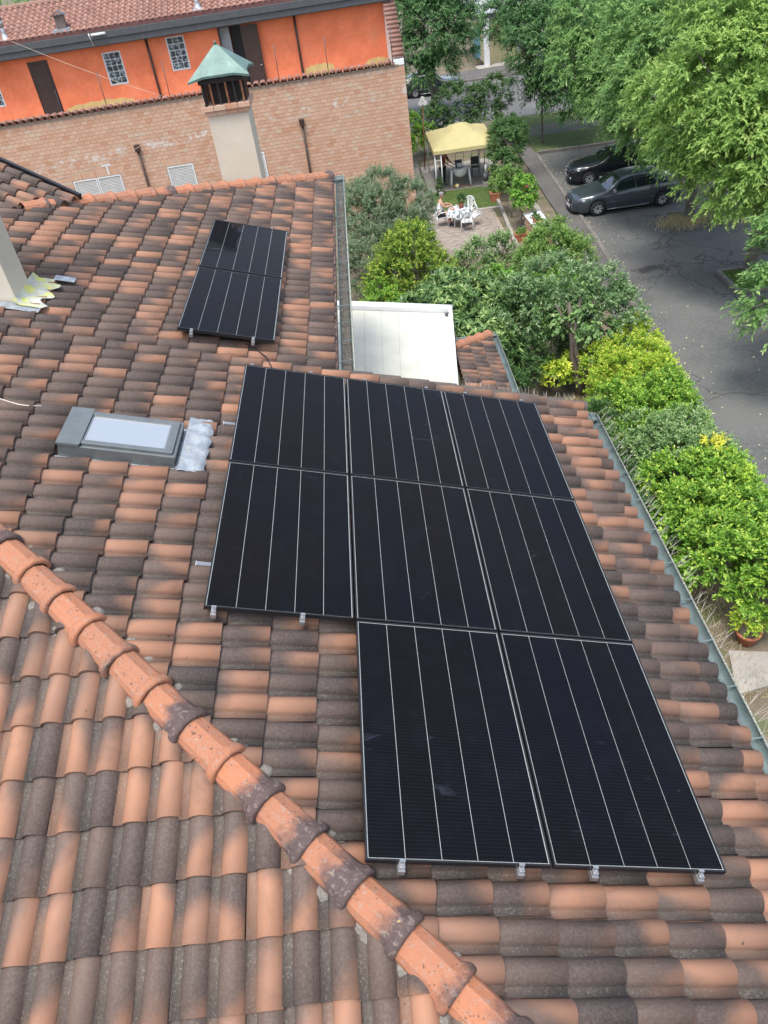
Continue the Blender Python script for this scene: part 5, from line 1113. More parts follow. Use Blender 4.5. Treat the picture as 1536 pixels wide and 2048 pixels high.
# porch
po = thing('porch', 'small tiled porch roof with ridge caps and gutter below the main roof', 'porch', (3.9, 6.0, 0)); PO = Vector(po.location)
PX, PY, PZ = 4.10, 9.72, 3.12; PXR = 3.12
Op = np.array((PX, PY, PZ)); fpz = lambda x, n: PZ + (PX - x) * TA + n / CA
fpo = TileField(np.array((PX - 1.6 * CA, PY, PZ + 1.6 * SA)), (CA, 0, -SA), (0, 1, 0), (SA, 0, CA), WT, EXPO, .052, .062)
fpo.fill([1.6 - EXPO * (k + 1) - .05 for k in range(4)], [-.02 - WT * (k + 1) for k in range(44)], lambda v: max(1.6 + v / CA * -1 * -1 if False else 1.6 - (-v) / CA if -v < 1.0 else 1.6 - 1.0 / CA, 1.6 - 1.0 / CA), lambda u, v: True)
join_fields([fpo.emit(60, po, 'roof_tile', M['tile'], M['tile_j'])], 'roof_tile_field', M['tile_j'], po)
cap_row(po, [(PX - d_, PY - d_, fpz(PX - d_, .03)) for d_ in [1.05 - .2473 * k for k in range(0, 5)]], (1, 1, -TA), (SA, SA, 2 * CA))
m = MB(); m.add([Vector(p) - PO for p in ((PX - .02, PY - .02, PZ - .02), (PX - .02, .5, PZ - .02), (PXR, .5, fpz(PXR, -.02)), (PXR, PY - 1.0, fpz(PXR, -.02)), (PXR, PY - .02, PZ - .02))], [(0, 1, 2, 3), (0, 3, 4)][0:1]); m.add([Vector(p) - PO for p in ((PX - .02, PY - .02, PZ - .02), (PXR, PY - 1.0, fpz(PXR, -.02)), (PXR, PY - .02, PZ - .02))], [(0, 1, 2)]); m.build('roof_deck', M['deck'], po)
m = MB(); m.box(PXR - PO.x, PX - PO.x - .05, .5 - PO.y, PY - PO.y - .05, PZ - .16, PZ - .04); m.build('soffit', M['brown'], po)
for y in (2.0, 5.6, 9.3): m = MB(); m.box(3.75 - PO.x, 3.93 - PO.x, y - PO.y - .09, y - PO.y + .09, 0, PZ - .16); m.build('post', M['cream'], po)
gutter([(PX + .09, .6, PZ - .02), (PX + .09, PY + .1, PZ - .02)], .6, 1, po, s=.85); gutter([(PX + .15, PY + .09, PZ - .02), (PXR, PY + .09, PZ - .02)], .6, -1, po, s=.85)
# ---------------------------------------------------------------- gazebo
gz = thing('gazebo', 'garden gazebo with pale yellow canvas roof on white posts', 'gazebo', (6.4, 32.85, .03)); GO = Vector(gz.location)
gx, gy, gh = 1.5, 1.9, 1.98
m = MB(); n = 14; vs = []
def gzz(x, y):
    f = max(abs(x) / gx, abs(y) / gy); z = gh + .60 * (1 - f) ** .9 + .015 * math.sin(5 * x + 2 * y) * (1 - f)
    if f < .34: z += .08
    return z
for i in range(n + 1):
    for j in range(n + 1): x, y = -gx + 2 * gx * i / n, -gy + 2 * gy * j / n; vs.append((x, y, gzz(x, y)))
m.add(vs, [(i * (n + 1) + j, (i + 1) * (n + 1) + j, (i + 1) * (n + 1) + j + 1, i * (n + 1) + j + 1) for i in range(n) for j in range(n)], True); m.build('canopy', M['canopy'], gz)
m = MB(); k = 24; per = [(-gx + 2 * gx * i / k, -gy) for i in range(k)] + [(gx, -gy + 2 * gy * i / k) for i in range(k)] + [(gx - 2 * gx * i / k, gy) for i in range(k)] + [(-gx, gy - 2 * gy * i / k) for i in range(k)]
N = len(per); m.add([(x, y, gh) for x, y in per] + [(x * 1.01, y * 1.01, gh - .15 + .008 * math.sin(i * .8)) for i, (x, y) in enumerate(per)], [(i, (i + 1) % N, N + (i + 1) % N, N + i) for i in range(N)], True); m.build('valance', M['canopy'], gz)
for sx in (-1, 1):
    for sy in (-1, 1):
        for (dx, dy) in ((0, 0), (-.30 * sx if sx < 0 else -.3, 0)):
            m = MB(); x = sx * (gx - .05) + (0.0 if dx == 0 else (.30 if sx < 0 else -.30)); m.tube([(x, sy * (gy - .05), 0), (x, sy * (gy - .05), gh - .08)], .028, 8); p = m.build('post', M['white'], gz)
        xa, xb = sx * (gx - .05), sx * (gx - .35)
        m = MB()
        for z in (.12, 1.55, 1.9): m.tube([(xa, sy * (gy - .05), z), (xb, sy * (gy - .05), z)], .014, 6)
        m.build('side_brace', M['white'], gz)
        for a in range(1): m = MB(); m.tube([(xa, sy * (gy - .05), 1.9), (xa + (xb - xa) * .2, sy * (gy - .06), 1.3), (xa + (xb - xa) * .15, sy * (gy - .06), .9), (xb, sy * (gy - .06), .55)], .009, 5); m.build('scroll', M['white'], gz)
for sy in (-1, 1): m = MB(); m.tube([(-gx + .05, sy * (gy - .05), gh - .06), (gx - .05, sy * (gy - .05), gh - .06)], .018, 6); m.build('roof_beam', M['white'], gz)
for sx in (-1, 1): m = MB(); m.tube([(sx * (gx - .05), -gy + .05, gh - .06), (sx * (gx - .05), gy - .05, gh - .06)], .018, 6); m.build('roof_beam', M['white'], gz)
for k in range(6): x = -.9 + .42 * k; m = MB(); m.tube([(x, gy - .1, 0), (x, gy - .1, 1.3)], .012, 6); m.build('rear_rail', M['alu'], gz)
# trellis plant between the two left front posts
plant('post_creeper', 'dark creeper growing between the left front posts of the gazebo', 'plant', (5.1, 30.95, 0), [(5.1, 30.95, .4, .16, .14, .42)], 130, 10, .06, .04, 'dark', droop=.3, slen=.14, shell=.3, low=-.9)
# tub on stand
tb = thing('tub_on_stand', 'white half-round tub hung in a white four-legged stand under the gazebo', 'tub', (6.2, 31.75, .03)); tb.scale = (1.22, 1.22, 1.18)
m = MB(); m.lathe([(.012, .40), (.10, .41), (.20, .47), (.27, .58), (.29, .74), (.30, .76), (.285, .76), (.25, .58), (.15, .47), (.01, .44)], 24); m.build('bowl', M['plastic'], tb)
for sx in (-1, 1):
    for sy in (-1, 1): m = MB(); m.tube([(sx * .40, sy * .20, 0), (sx * .34, sy * .12, .72)], .028, 8); m.build('leg', M['white'], tb)
    m = MB(); m.tube([(sx * .34, -.14, .72), (sx * .34, .14, .72)], .03, 8); m.build('pivot_bar', M['white'], tb)
m = MB(); m.tube([(-.4, -.2, .08), (.4, -.2, .08)], .02, 6); m.tube([(0, -.2, .08), (0, -.12, .40)], .012, 6); m.build('foot_bar', M['rust'], tb)
m = MB(); m.obox((-.02, .14, .88), (.15, .02, 0), (0, .012, .012), (-.03, -.05, .16)); m.build('lid', M['slate'], tb); m = MB(); m.obox((.02, .10, .84), (.12, .02, 0), (0, .006, .006), (-.02, -.03, .08)); m.build('label_sheet', M['white'], tb)
# ball
t = thing('football', 'small yellow and white ball lying under the tub', 'ball', (5.99, 31.58, .03)); m = MB(); m.lathe([(.003, 0), (.06, .018), (.098, .06), (.115, .115), (.098, .17), (.06, .21), (.003, .23)], 16)
bm_ = NT('patched_ball'); vv = bm_.n('ShaderNodeTexVoronoi'); vv.inputs['Scale'].default_value = 7; bm_.l(objco(bm_), vv.inputs['Vector']); cc = bm_.n('ShaderNodeSeparateColor'); bm_.l(vv.outputs['Color'], cc.inputs[0]); bm_.l(bm_.mix(bm_.ramp(cc.outputs[0], .45, .55), (.75, .72, .6), (.60, .42, .05)), bm_.p.inputs['Base Color']); m.build('ball', bm_.m, t)
# bin and pedestal right of the gazebo
t = thing('garden_bin', 'terracotta bin with yellow rim behind the gazebo post', 'bin', (7.75, 31.4, .0)); m = MB(); m.lathe([(.18, 0), (.24, .75)], 18); m.build('body', pm('terracotta', (.42, .15, .08), .8, .15, 10), t); M['terra'] = bpy.data.materials['terracotta']; m = MB(); m.lathe([(.24, .72), (.265, .76), (.255, .82), (.23, .84), (.2, .84)], 18); m.build('rim', pm('yellow_plastic', (.62, .48, .04), .5, .1, 8), t)
t = thing('stone_pedestal', 'square stone block with grey pipe beside the lawn corner', 'pedestal', (7.35, 31.25, 0)); m = MB(); m.box(-.13, .13, -.13, .13, 0, .28); m.build('block', M['concrete'], t, bevel=.01); m = MB(); m.tube([(0, 0, .28), (0, 0, .66)], .12, 10); m.build('drum', M['slate'], t); m = MB(); m.tube([(.02, 0, .66), (.02, 0, 1.05)], .05, 8); m.build('pipe', M['white'], t)
# folding furniture inside the gazebo
t = thing('garden_chair', 'dark folded metal chair at the back of the gazebo', 'chair', (7.15, 33.2, .03)); m = MB(); m.box(-.2, .2, -.2, .2, .43, .46); m.build('seat', M['slate'], t); m = MB(); m.box(-.2, .2, .18, .2, .5, .88); m.build('backrest', M['slate'], t)
for sx in (-.18, .18):
    for sy in (-.18, .18): m = MB(); m.tube([(sx, sy, 0), (sx, sy, .44)], .014, 6); m.build('leg', M['slate'], t)
# pole with three discs
t = thing('wind_spinner_pole', 'rusty pole topped by three pale discs behind the gazebo corner', 'pole', (4.78, 35.4, 0)); m = MB(); m.tube([(0, 0, 0), (.15, 0, 3.15)], [.03, .022], 8); m.build('pole', M['rust'], t)
for k in range(3):
    a = R_(90 + 120 * k); m = MB(); c = Vector((.16 + .13 * math.cos(a), -.03, 3.30 + .13 * math.sin(a))); m.tube([c, c + Vector((0, -.02, 0))], [.115, .115], 18); d_ = m.build('disc', M['plastic'], t)
m = MB(); m.tube([(.16, -.05, 3.3), (.16, .02, 3.3)], .03, 8); m.build('hub', M['slate'], t)
cb = thing('guy_wire', 'thin pale line slung from the rusty pole to the gazebo roof', 'wire', (4.9, 35.4, 2.1)); m = MB(); m.tube([(0, 0, 0), (.5, -.6, -.1 - .25 + .2), (1.5, -1.4, .2), (1.6, -1.9, .45)], .008, 5); m.build('strand', M['cream'], cb)
# ---------------------------------------------------------------- patio furniture
def resin_chair(label, loc, rot):
    t = thing('resin_chair', label, 'chair', loc, rot, 'white resin garden chairs'); m = MB()
    m.add([(-.21, -.20, .42), (.21, -.20, .42), (.20, .20, .40), (-.20, .20, .40), (-.21, -.20, .40), (.21, -.20, .40), (.20, .20, .38), (-.20, .20, .38)], [(0, 1, 2, 3), (7, 6, 5, 4), (0, 4, 5, 1), (1, 5, 6, 2), (2, 6, 7, 3), (3, 7, 4, 0)]); m.build('seat', M['plastic'], t, bevel=.012)
    pts = []                                                     # arched back frame
    for k in range(13):
        a = math.pi * k / 12; x = -.235 * math.cos(a); z = .52 + .36 * math.sin(a) ** .8; pts.append((x, .22 + .16 * (z - .42), z))
    m = MB(); m.tube(pts, .019, 7); b = m.build('backrest', M['plastic'], t)
    for k in range(5):
        x = -.12 + .06 * k; zt = .52 + .34 * (1 - (x / .235) ** 2) ** .5; m = MB(); m.bar((x * .8, .20, .41), (x, .22 + .16 * (zt - .42), zt), .034, .010); m.build('slat', M['plastic'], b)
    for s in (-1, 1):
        m = MB(); m.tube([(s * .235, .236, .53), (s * .262, .10, .64), (s * .262, -.12, .65), (s * .25, -.2, .61)], .020, 7); m.build('armrest', M['plastic'], t)
        m = MB(); m.tube([(s * .275, -.27, 0), (s * .25, -.205, .40), (s * .25, -.20, .61)], [.019, .021, .019], 7); m.build('leg', M['plastic'], t)
        m = MB(); m.tube([(s * .26, .31, 0), (s * .235, .225, .38), (s * .235, .235, .53)], [.019, .021, .019], 7); m.build('leg', M['plastic'], t)
    return t
ZP = .045
TX, TY = 5.42, 26.45
tbl = thing('garden_table', 'round garden table under a patterned white cloth', 'table', (TX, TY, ZP)); m = MB(); m.lathe([(.001, .70), (.46, .70), (.47, .685), (.46, .67), (.001, .67)], 28); m.build('tabletop', M['plastic'], tbl)
for k in range(4): a = R_(45 + 90 * k); m = MB(); m.tube([(.34 * math.cos(a), .34 * math.sin(a), 0), (.28 * math.cos(a), .28 * math.sin(a), .68)], .025, 8); m.build('leg', M['plastic'], tbl)
ct = NT('flowered_cloth'); v_ = ct.n('ShaderNodeTexVoronoi'); v_.inputs['Scale'].default_value = 9; ct.l(pos(ct), v_.inputs['Vector']); cc = ct.n('ShaderNodeSeparateColor'); ct.l(v_.outputs['Color'], cc.inputs[0]); ct.l(ct.mix(ct.ramp(cc.outputs[0], .55, .65), (.66, .68, .70), (.20, .24, .24)), ct.p.inputs['Base Color']); ct.p.inputs['Roughness'].default_value = .85
m = MB(); n = 28; rings = [(.0, .708, 0), (.3, .708, 0), (.475, .706, 0), (.50, .60, 1), (.52, .50, 1)]; vs = []
for r_, z, w in rings:
    for k in range(n): a = 2 * math.pi * k / n; rr = r_ + (.03 * math.sin(4 * a) + .02 * math.sin(9 * a)) * w; dz_ = (-.10 * abs(math.cos(2 * a)) if w and z < .55 else 0); vs.append((rr * math.cos(a), rr * math.sin(a), z + dz_))
m.add(vs, [(i * n + k, i * n + (k + 1) % n, (i + 1) * n + (k + 1) % n, (i + 1) * n + k) for i in range(4) for k in range(n)], True)
o = m.build('tablecloth', ct.m); o.location = (TX, TY, ZP); tag(o, 'patterned white cloth draped over the garden table', 'tablecloth')
def pot_plant(name, label, loc, r, h, mat, n, ll, lw, lob, potmat='terra', rim=True, **kw):
    t = thing(name, label, 'potted plant', loc); m = MB(); m.lathe([(.001, .0), (r * .68, 0), (r * .95, h * .82), (r * 1.08, h * .82), (r * 1.1, h), (r * .95, h), (r * .9, h * .88), (.001, h * .88)], 18); m.build('pot', M[potmat], t)
    m = MB(); m.lathe([(.001, h * .895), (r * .9, h * .89)], 16); m.build('soil', M['soil'], t); SEED[0] += 1
    if n: V, F, r_ = leaf_cloud(lob, n, 10, ll, lw, seed=SEED[0], **kw); np_mesh('foliage', V, F, LM[mat], t, r_)
    return t
pot_plant('potted_plant', 'potted green plant standing on the garden table', (TX + .12, TY + .05, ZP + .71), .13, .22, 'dark', 26, .16, .04, [(0, 0, .32, .13, .13, .13)], droop=.2, slen=.12, upb=.8, shell=.2)
t = thing('serving_dish', 'small red dish on the table in front of the man', 'dish', (TX - .27, TY - .02, ZP + .711)); m = MB(); m.lathe([(.001, 0), (.07, .0), (.10, .04), (.095, .04), (.065, .008), (.001, .008)], 16); m.build('bowl', pm('red_enamel', (.45, .06, .05), .35, .1, 9), t); m = MB(); m.lathe([(.001, .035), (.05, .03), (.08, .02)], 12); m.build('food', M['cream'], t)
for k, (dx, dy, tx) in enumerate(((-.08, -.2, 'nearest the camera'), (.22, -.16, 'on the right side of the table'), (-.1, .2, 'at the far side of the table'))):
    t = thing('table_plate', f'white plate with a cup, {tx}', 'plate', (TX + dx, TY + dy, ZP + .711), group='tableware on the garden table'); m = MB(); m.lathe([(.001, 0), (.07, 0), (.11, .014), (.108, .018), (.06, .006), (.001, .006)], 18); m.build('plate', M['plastic'], t); m = MB(); m.lathe([(.028, .006), (.036, .085), (.033, .085), (.026, .012)], 12); c_ = m.build('cup', M['plastic'], t); c_.location = (.03, .03, 0)
resin_chair('white resin chair in which the man in a vest sits', (4.66, 26.62, ZP), (0, 0, R_(97)))
resin_chair('white resin chair with its back to the camera, near side of the table', (5.66, 25.68, ZP), (0, 0, R_(172)))
resin_chair('white resin chair standing behind the table by the lawn', (5.92, 27.12, ZP), (0, 0, R_(-28)))
tc = resin_chair('white resin chair tipped forward against the right of the table', (6.28, 26.25, ZP + .06), (R_(32), 0, R_(-82)))
# ---------------------------------------------------------------- people
def skin_body(name, joints, edges, radii, root, mat, parent, sub=2):
    me = bpy.data.meshes.new(name); me.from_pydata(joints, edges, []); me.materials.append(mat); o = bpy.data.objects.new(name, me); COL.objects.link(o); o.parent = parent
    sk = o.modifiers.new('skin', 'SKIN'); me.skin_vertices.new() if not me.skin_vertices else None
    for i, r in enumerate(radii): me.skin_vertices[0].data[i].radius = (r, r) if not isinstance(r, tuple) else r
    me.skin_vertices[0].data[root].use_root = True; sk.use_smooth_shade = True
    s = o.modifiers.new('sub', 'SUBSURF'); s.levels = sub; s.render_levels = sub; return o
def person_mat(name, zones, skin=(.42, .22, .15)):
    """clothing by height bands of the body's own coordinates"""
    return pm(name, skin, .6, .08, 20)
M['skin'] = pm('tanned_skin', (.50, .27, .19), .55, .08, 20)
def hand(pc, wrist, direction, palm_up, mat, parent, s=1.0):
    d = Vector(direction).normalized(); u = Vector(palm_up); u = (u - d * u.dot(d)).normalized(); x = d.cross(u); w = Vector(wrist)
    J = [w, w + d * .05 * s, w + d * .085 * s]; E = [(0, 1), (1, 2)]; Rr = [.022, .034, .034]
    for k, (off, L) in enumerate(((-.03, .066), (-.01, .078), (.011, .072), (.03, .056))):
        b = w + d * .088 * s + x * off * s; i = len(J); J += [b, b + d * L * .5 * s - u * .006, b + d * L * .9 * s - u * .03]; E += [(2, i), (i, i + 1), (i + 1, i + 2)]; Rr += [.010, .009, .008]
    b = w + d * .03 * s - x * .034 * s; i = len(J); J += [b, b + d * .03 - x * .022, b + d * .06 - x * .026]; E += [(1, i), (i, i + 1), (i + 1, i + 2)]; Rr += [.012, .010, .009]
    return skin_body('hand', [tuple(j) for j in J], E, Rr, 0, mat, parent, 1)
def head(t, c, face, hairmat, hair=True):
    c = Vector(c); f = Vector(face).normalized(); s = f.cross(Vector((0, 0, 1))).normalized()
    m = MB(); prof = [(-.125, .03), (-.105, .055), (-.07, .070), (-.02, .078), (.03, .082), (.07, .074), (.10, .052), (.118, .02)]; n = 16; vs = []
    for z, r in prof:
        for k in range(n):
            a = 2 * math.pi * k / n; fr = math.cos(a); q = f * (fr * r * (1.12 if fr > 0 else 1.2)) + s * (math.sin(a) * r); vs.append(c + q + Vector((0, 0, z)) + f * (.012 if z < -.06 else 0))
    N_ = len(prof); m.add(vs, [(i * n + k, i * n + (k + 1) % n, (i + 1) * n + (k + 1) % n, (i + 1) * n + k) for i in range(N_ - 1) for k in range(n)], True); m.f += [tuple(range(n - 1, -1, -1)), tuple((N_ - 1) * n + k for k in range(n))]; m.sm += [True, True]
    nb = c + f * .088; m.add([nb + Vector((0, 0, .025)), nb - s * .014 - Vector((0, 0, .025)), nb + s * .014 - Vector((0, 0, .025)), nb + f * .026 - Vector((0, 0, .018))], [(0, 1, 3), (0, 3, 2), (1, 2, 3)])
    for sg in (-1, 1): m.tube([c + s * sg * .078 + Vector((0, 0, .02)), c + s * sg * .094 - f * .012, c + s * sg * .08 - Vector((0, 0, .035))], [.008, .014, .008], 6)
    h = m.build('head', M['skin'], t)
    for sg in (-1, 1):
        e = MB(); e.tube([c + f * .083 + s * sg * .032 + Vector((0, 0, .012)), c + f * .090 + s * sg * .032 + Vector((0, 0, .012))], .009, 8); e.build('eye', M['soot'], h)
    e = MB(); e.tube([c + f * .084 - s * .022 - Vector((0, 0, .062)), c + f * .090 - Vector((0, 0, .064)), c + f * .084 + s * .022 - Vector((0, 0, .062))], .006, 5); e.build('mouth', pm('lips', (.35, .12, .10), .6, .1, 20), h)
    if hair:
        m = MB(); vs = []; prof = [(.0, .086), (.04, .089), (.078, .080), (.108, .056), (.126, .015)]
        for z, r in prof:
            for k in range(n):
                a = 2 * math.pi * k / n; fr = math.cos(a); rr = r * (1.17 if fr > 0 else 1.24); zz = z + (.05 * max(0, fr) if z < .05 else 0) - (.05 * max(0, -fr) if z < .03 else 0); vs.append(c + f * (fr * rr) + s * (math.sin(a) * r) + Vector((0, 0, zz)))
        m.add(vs, [(i * n + k, i * n + (k + 1) % n, (i + 1) * n + (k + 1) % n, (i + 1) * n + k) for i in range(4) for k in range(n)], True); m.f.append(tuple(4 * n + k for k in range(n))); m.sm.append(True); m.build('hair', hairmat, t)
    return h
M['hairg'] = pm('grey_hair', (.22, .21, .20), .8, .2, 60)
# seated man: local +x is the way he faces, origin on the patio under the seat
man = thing('person', 'man in white vest and black shorts sitting at the garden table', 'person', (4.66, 26.62, ZP), (0, 0, R_(4)))
J = [(-.08, 0, .53), (-.07, 0, .70), (-.02, 0, .90), (.0, 0, 1.05), (.03, 0, 1.13), (.05, 0, 1.20)]
E = [(0, 1), (1, 2), (2, 3), (3, 4), (4, 5)]; Rr = [(.15, .13), (.15, .125), (.165, .12), (.12, .09), .055, .052]
for s in (-1, 1):
    i = len(J); J += [(.0, s * .19, 1.03), (.16, s * .235, .86), (.40, s * .14, .86)]; E += [(3, i), (i, i + 1), (i + 1, i + 2)]; Rr += [.062, .048, .034]
    i = len(J); J += [(-.05, s * .09, .50), (.17, s * .115, .505), (.37, s * .13, .49), (.36, s * .13, .27), (.34, s * .13, .09)]; E += [(0, i), (i, i + 1), (i + 1, i + 2), (i + 2, i + 3), (i + 3, i + 4)]; Rr += [.095, .085, .066, .056, .038]
skin_body('body', J, E, Rr, 0, M['skin'], man)
skin_body('vest', [(-.08, 0, .53), (-.07, 0, .70), (-.02, 0, .88), (-.004, 0, 1.0), (.004, .11, 1.075), (.004, -.11, 1.075)], [(0, 1), (1, 2), (2, 3), (3, 4), (3, 5)], [(.165, .148), (.168, .145), (.182, .14), (.165, .122), .05, .05], 0, pm('white_vest', (.76, .75, .78), .8, .05, 9), man)
skin_body('shorts', [(-.08, 0, .54), (-.05, .09, .505), (.22, .118, .505), (-.05, -.09, .505), (.22, -.118, .505)], [(0, 1), (1, 2), (0, 3), (3, 4)], [(.16, .14), .105, .092, .105, .092], 0, M['black'], man)
for s in (-1, 1):
    hand(None, (.40, s * .14, .855), (1, -s * .25, -.25), (0, 0, 1), M['skin'], man)
    m = MB(); m.add([(.29, s * .13 - .045, 0), (.50, s * .13 - .05, 0), (.54, s * .13, 0), (.50, s * .13 + .05, 0), (.29, s * .13 + .045, 0), (.29, s * .13 - .04, .10), (.42, s * .13 - .045, .07), (.51, s * .13, .045), (.42, s * .13 + .045, .07), (.29, s * .13 + .04, .10)], [(4, 3, 2, 1, 0), (5, 6, 7, 8, 9), (0, 1, 6, 5), (1, 2, 7, 6), (2, 3, 8, 7), (3, 4, 9, 8), (4, 0, 5, 9)]); m.build('shoe', M['slate'], man, bevel=.015)
head(man, (.075, 0, 1.33), (1, .0, -.12), M['hairg'])
# standing person by the tub, leaning forward a little
wm = thing('person', 'person in dark red top standing bent beside the white tub under the gazebo', 'person', (5.42, 32.35, .03), (0, 0, R_(-30)))
J = [(0, 0, .88), (.02, 0, 1.05), (.08, 0, 1.25), (.13, 0, 1.38), (.17, 0, 1.45), (.21, 0, 1.50)]
E = [(0, 1), (1, 2), (2, 3), (3, 4), (4, 5)]; Rr = [(.14, .115), (.125, .10), (.15, .11), (.11, .085), .05, .048]
for s in (-1, 1):
    i = len(J); J += [(.12, s * .175, 1.36), (.24, s * .22, 1.12), (.46, s * .15, 1.0)]; E += [(3, i), (i, i + 1), (i + 1, i + 2)]; Rr += [.056, .044, .032]
    i = len(J); J += [(.0, s * .085, .84), (.04, s * .095, .47), (0, s * .10, .09)]; E += [(0, i), (i, i + 1), (i + 1, i + 2)]; Rr += [.09, .062, .04]
skin_body('body', J, E, Rr, 0, M['skin'], wm); RED = pm('dark_red_cotton', (.22, .025, .04), .8, .15, 9)
skin_body('top', [(0, 0, .90), (.02, 0, 1.05), (.08, 0, 1.25), (.125, 0, 1.36), (.12, .175, 1.36), (.24, .22, 1.12), (.12, -.175, 1.36), (.24, -.22, 1.12)], [(0, 1), (1, 2), (2, 3), (3, 4), (4, 5), (3, 6), (6, 7)], [(.15, .125), (.135, .11), (.158, .118), (.125, .095), .066, .055, .066, .055], 0, RED, wm)
skin_body('trousers', [(0, 0, .87), (0, .085, .82), (.04, .095, .47), (0, .10, .10), (0, -.085, .82), (.04, -.095, .47), (0, -.10, .10)], [(0, 1), (1, 2), (2, 3), (0, 4), (4, 5), (5, 6)], [(.148, .12), .10, .075, .055, .10, .075, .055], 0, pm('dark_trousers', (.02, .022, .03), .8, .2, 9), wm)
for s in (-1, 1):
    hand(None, (.46, s * .15, .998), (1, -s * .1, -.3), (0, 0, 1), M['skin'], wm)
    m = MB(); m.add([(-.06, s * .10 - .04, 0), (.17, s * .10 - .045, 0), (.20, s * .10, 0), (.17, s * .10 + .045, 0), (-.06, s * .10 + .04, 0), (-.06, s * .10 - .035, .09), (.08, s * .10 - .04, .07), (.18, s * .10, .04), (.08, s * .10 + .04, .07), (-.06, s * .10 + .035, .09)], [(4, 3, 2, 1, 0), (5, 6, 7, 8, 9), (0, 1, 6, 5), (1, 2, 7, 6), (2, 3, 8, 7), (3, 4, 9, 8), (4, 0, 5, 9)]); m.build('shoe', M['slate'], wm, bevel=.015)
head(wm, (.255, 0, 1.62), (.85, 0, -.35), M['hairg'])
# ---------------------------------------------------------------- planters, pots, bench wall
def box_planter(label, loc, w, d, h, mat, n, rz=0, soil=.86):
    t = thing('box_planter', label, 'planter', loc, (0, 0, rz)); m = MB(); a, b, c, e = w / 2, d / 2, w / 2 * .88, d / 2 * .88; th = .035
    O_ = [(-c, -e, 0), (c, -e, 0), (c, e, 0), (-c, e, 0), (-a, -b, h), (a, -b, h), (a, b, h), (-a, b, h)]; I_ = [(-a + th, -b + th, h), (a - th, -b + th, h), (a - th, b - th, h), (-a + th, b - th, h), (-c + th, -e + th, h * .8), (c - th, -e + th, h * .8), (c - th, e - th, h * .8), (-c + th, e - th, h * .8)]
    m.add(O_ + I_, [(3, 2, 1, 0), (0, 1, 5, 4), (1, 2, 6, 5), (2, 3, 7, 6), (3, 0, 4, 7), (4, 5, 9, 8), (5, 6, 10, 9), (6, 7, 11, 10), (7, 4, 8, 11), (8, 9, 13, 12), (9, 10, 14, 13), (10, 11, 15, 14), (11, 8, 12, 15)]); m.build('trough', M['terra'], t)
    m = MB(); m.box(-a - .015, a + .015, -b - .015, -b + .02, h - .06, h + .006); m.box(-a - .015, a + .015, b - .02, b + .015, h - .06, h + .006); m.box(-a - .015, -a + .02, -b + .021, b - .021, h - .06, h + .006); m.box(a - .02, a + .015, -b + .021, b - .021, h - .06, h + .006); m.build('rim', M['terra'], t)
    m = MB(); m.add([(-a + th, -b + th, h * soil), (a - th, -b + th, h * soil), (a - th, b - th, h * soil), (-a + th, b - th, h * soil)], [(0, 1, 2, 3)]); m.build('soil', M['soil'], t); SEED[0] += 1
    if n: V, F, r_ = leaf_cloud([(0, 0, h, a * .85, b * .85, .14)], n, 10, .06, .035, seed=SEED[0], droop=.2, slen=.1, upb=.8, shell=.2); np_mesh('foliage', V, F, LM[mat], t, r_)
    return t
box_planter('terracotta box planter with little green beside the lawn', (7.42, 29.0, .0), .42, .42, .42, 'grass', 20, R_(4), .9)
box_planter('terracotta box planter full of bright green by the bench wall', (7.60, 23.75, .0), .52, .36, .34, 'bright', 130, R_(3))
bw_ = thing('bench_wall', 'low stone-faced wall end with a white marble top', 'wall', (8.30, 23.7, 0), (0, 0, R_(3)))
m = MB(); m.box(-.30, .30, -1.0, 1.0, 0, .70); m.build('core', M['mortar'], bw_)
bs = None
for r in range(5):
    for k in range(7):
        for (fx_, ax_) in ((-.31, 0), (.31, 0)):
            m = MB(); y0 = -1.0 + k * .29 - (.12 if r % 2 else 0); y0, y1 = max(-1, y0), min(1, y0 + .275)
            if y1 - y0 > .05: m.box(fx_ - .012, fx_ + .012, y0, y1, r * .14 + .006, r * .14 + .13); m.build('brick', M['brick'], bw_)
    for k in range(2): m = MB(); m.box(-.30 + .3 * k + .006, -.006 + .3 * k, -1.013, -.99, r * .14 + .006, r * .14 + .13); m.build('brick', M['brick'], bw_)
mar = pm('veined_white_marble', (.70, .72, .75), .3, .08, 3, patch=[((.35, .38, .42), 2.5, .55, .62, .5)])
for k in range(2): m = MB(); m.box(-.36, .36, -1.06 + k * 1.065, k * 1.065 - .005 + .0, .70, .74); m.build('marble_slab', mar, bw_, bevel=.006)
m = MB(); m.tube([(.06, -1.06, .78), (.08, -1.12, .55), (-.05, -1.10, .25), (.1, -1.15, .03)], .02, 6); m.build('hose', M['black'], bw_)
pot_plant('potted_plant', 'terracotta pot on the near end of the marble slab', (8.18, 23.05, .74), .15, .25, 'dark', 14, .07, .04, [(0, 0, .26, .1, .1, .06)], droop=.2, slen=.1, shell=.2)
pot_plant('potted_plant', 'dark red pot with grey leaves in the middle of the marble slab', (8.16, 23.55, .74), .15, .22, 'grey', 22, .09, .05, [(0, 0, .26, .12, .12, .08)], droop=.3, slen=.12, shell=.2)
t = thing('stone_basin', 'round white stone basin standing at the far end of the marble slab', 'basin', (8.25, 24.1, .74)); m = MB(); m.lathe([(.001, 0), (.16, 0), (.25, .10), (.24, .12), (.15, .05), (.001, .045)], 20); m.build('bowl', mar, t); m = MB(); m.lathe([(.001, .08), (.2, .08)], 18); m.build('soil', M['soil'], t)
pot_plant('potted_plant', 'wide clay pot with white flowers on the wall above the pavement', (8.72, 27.1, .45), .2, .26, 'grey', 16, .06, .04, [(0, 0, .34, .14, .14, .12)], droop=.1, slen=.16, upb=.9, shell=.1)
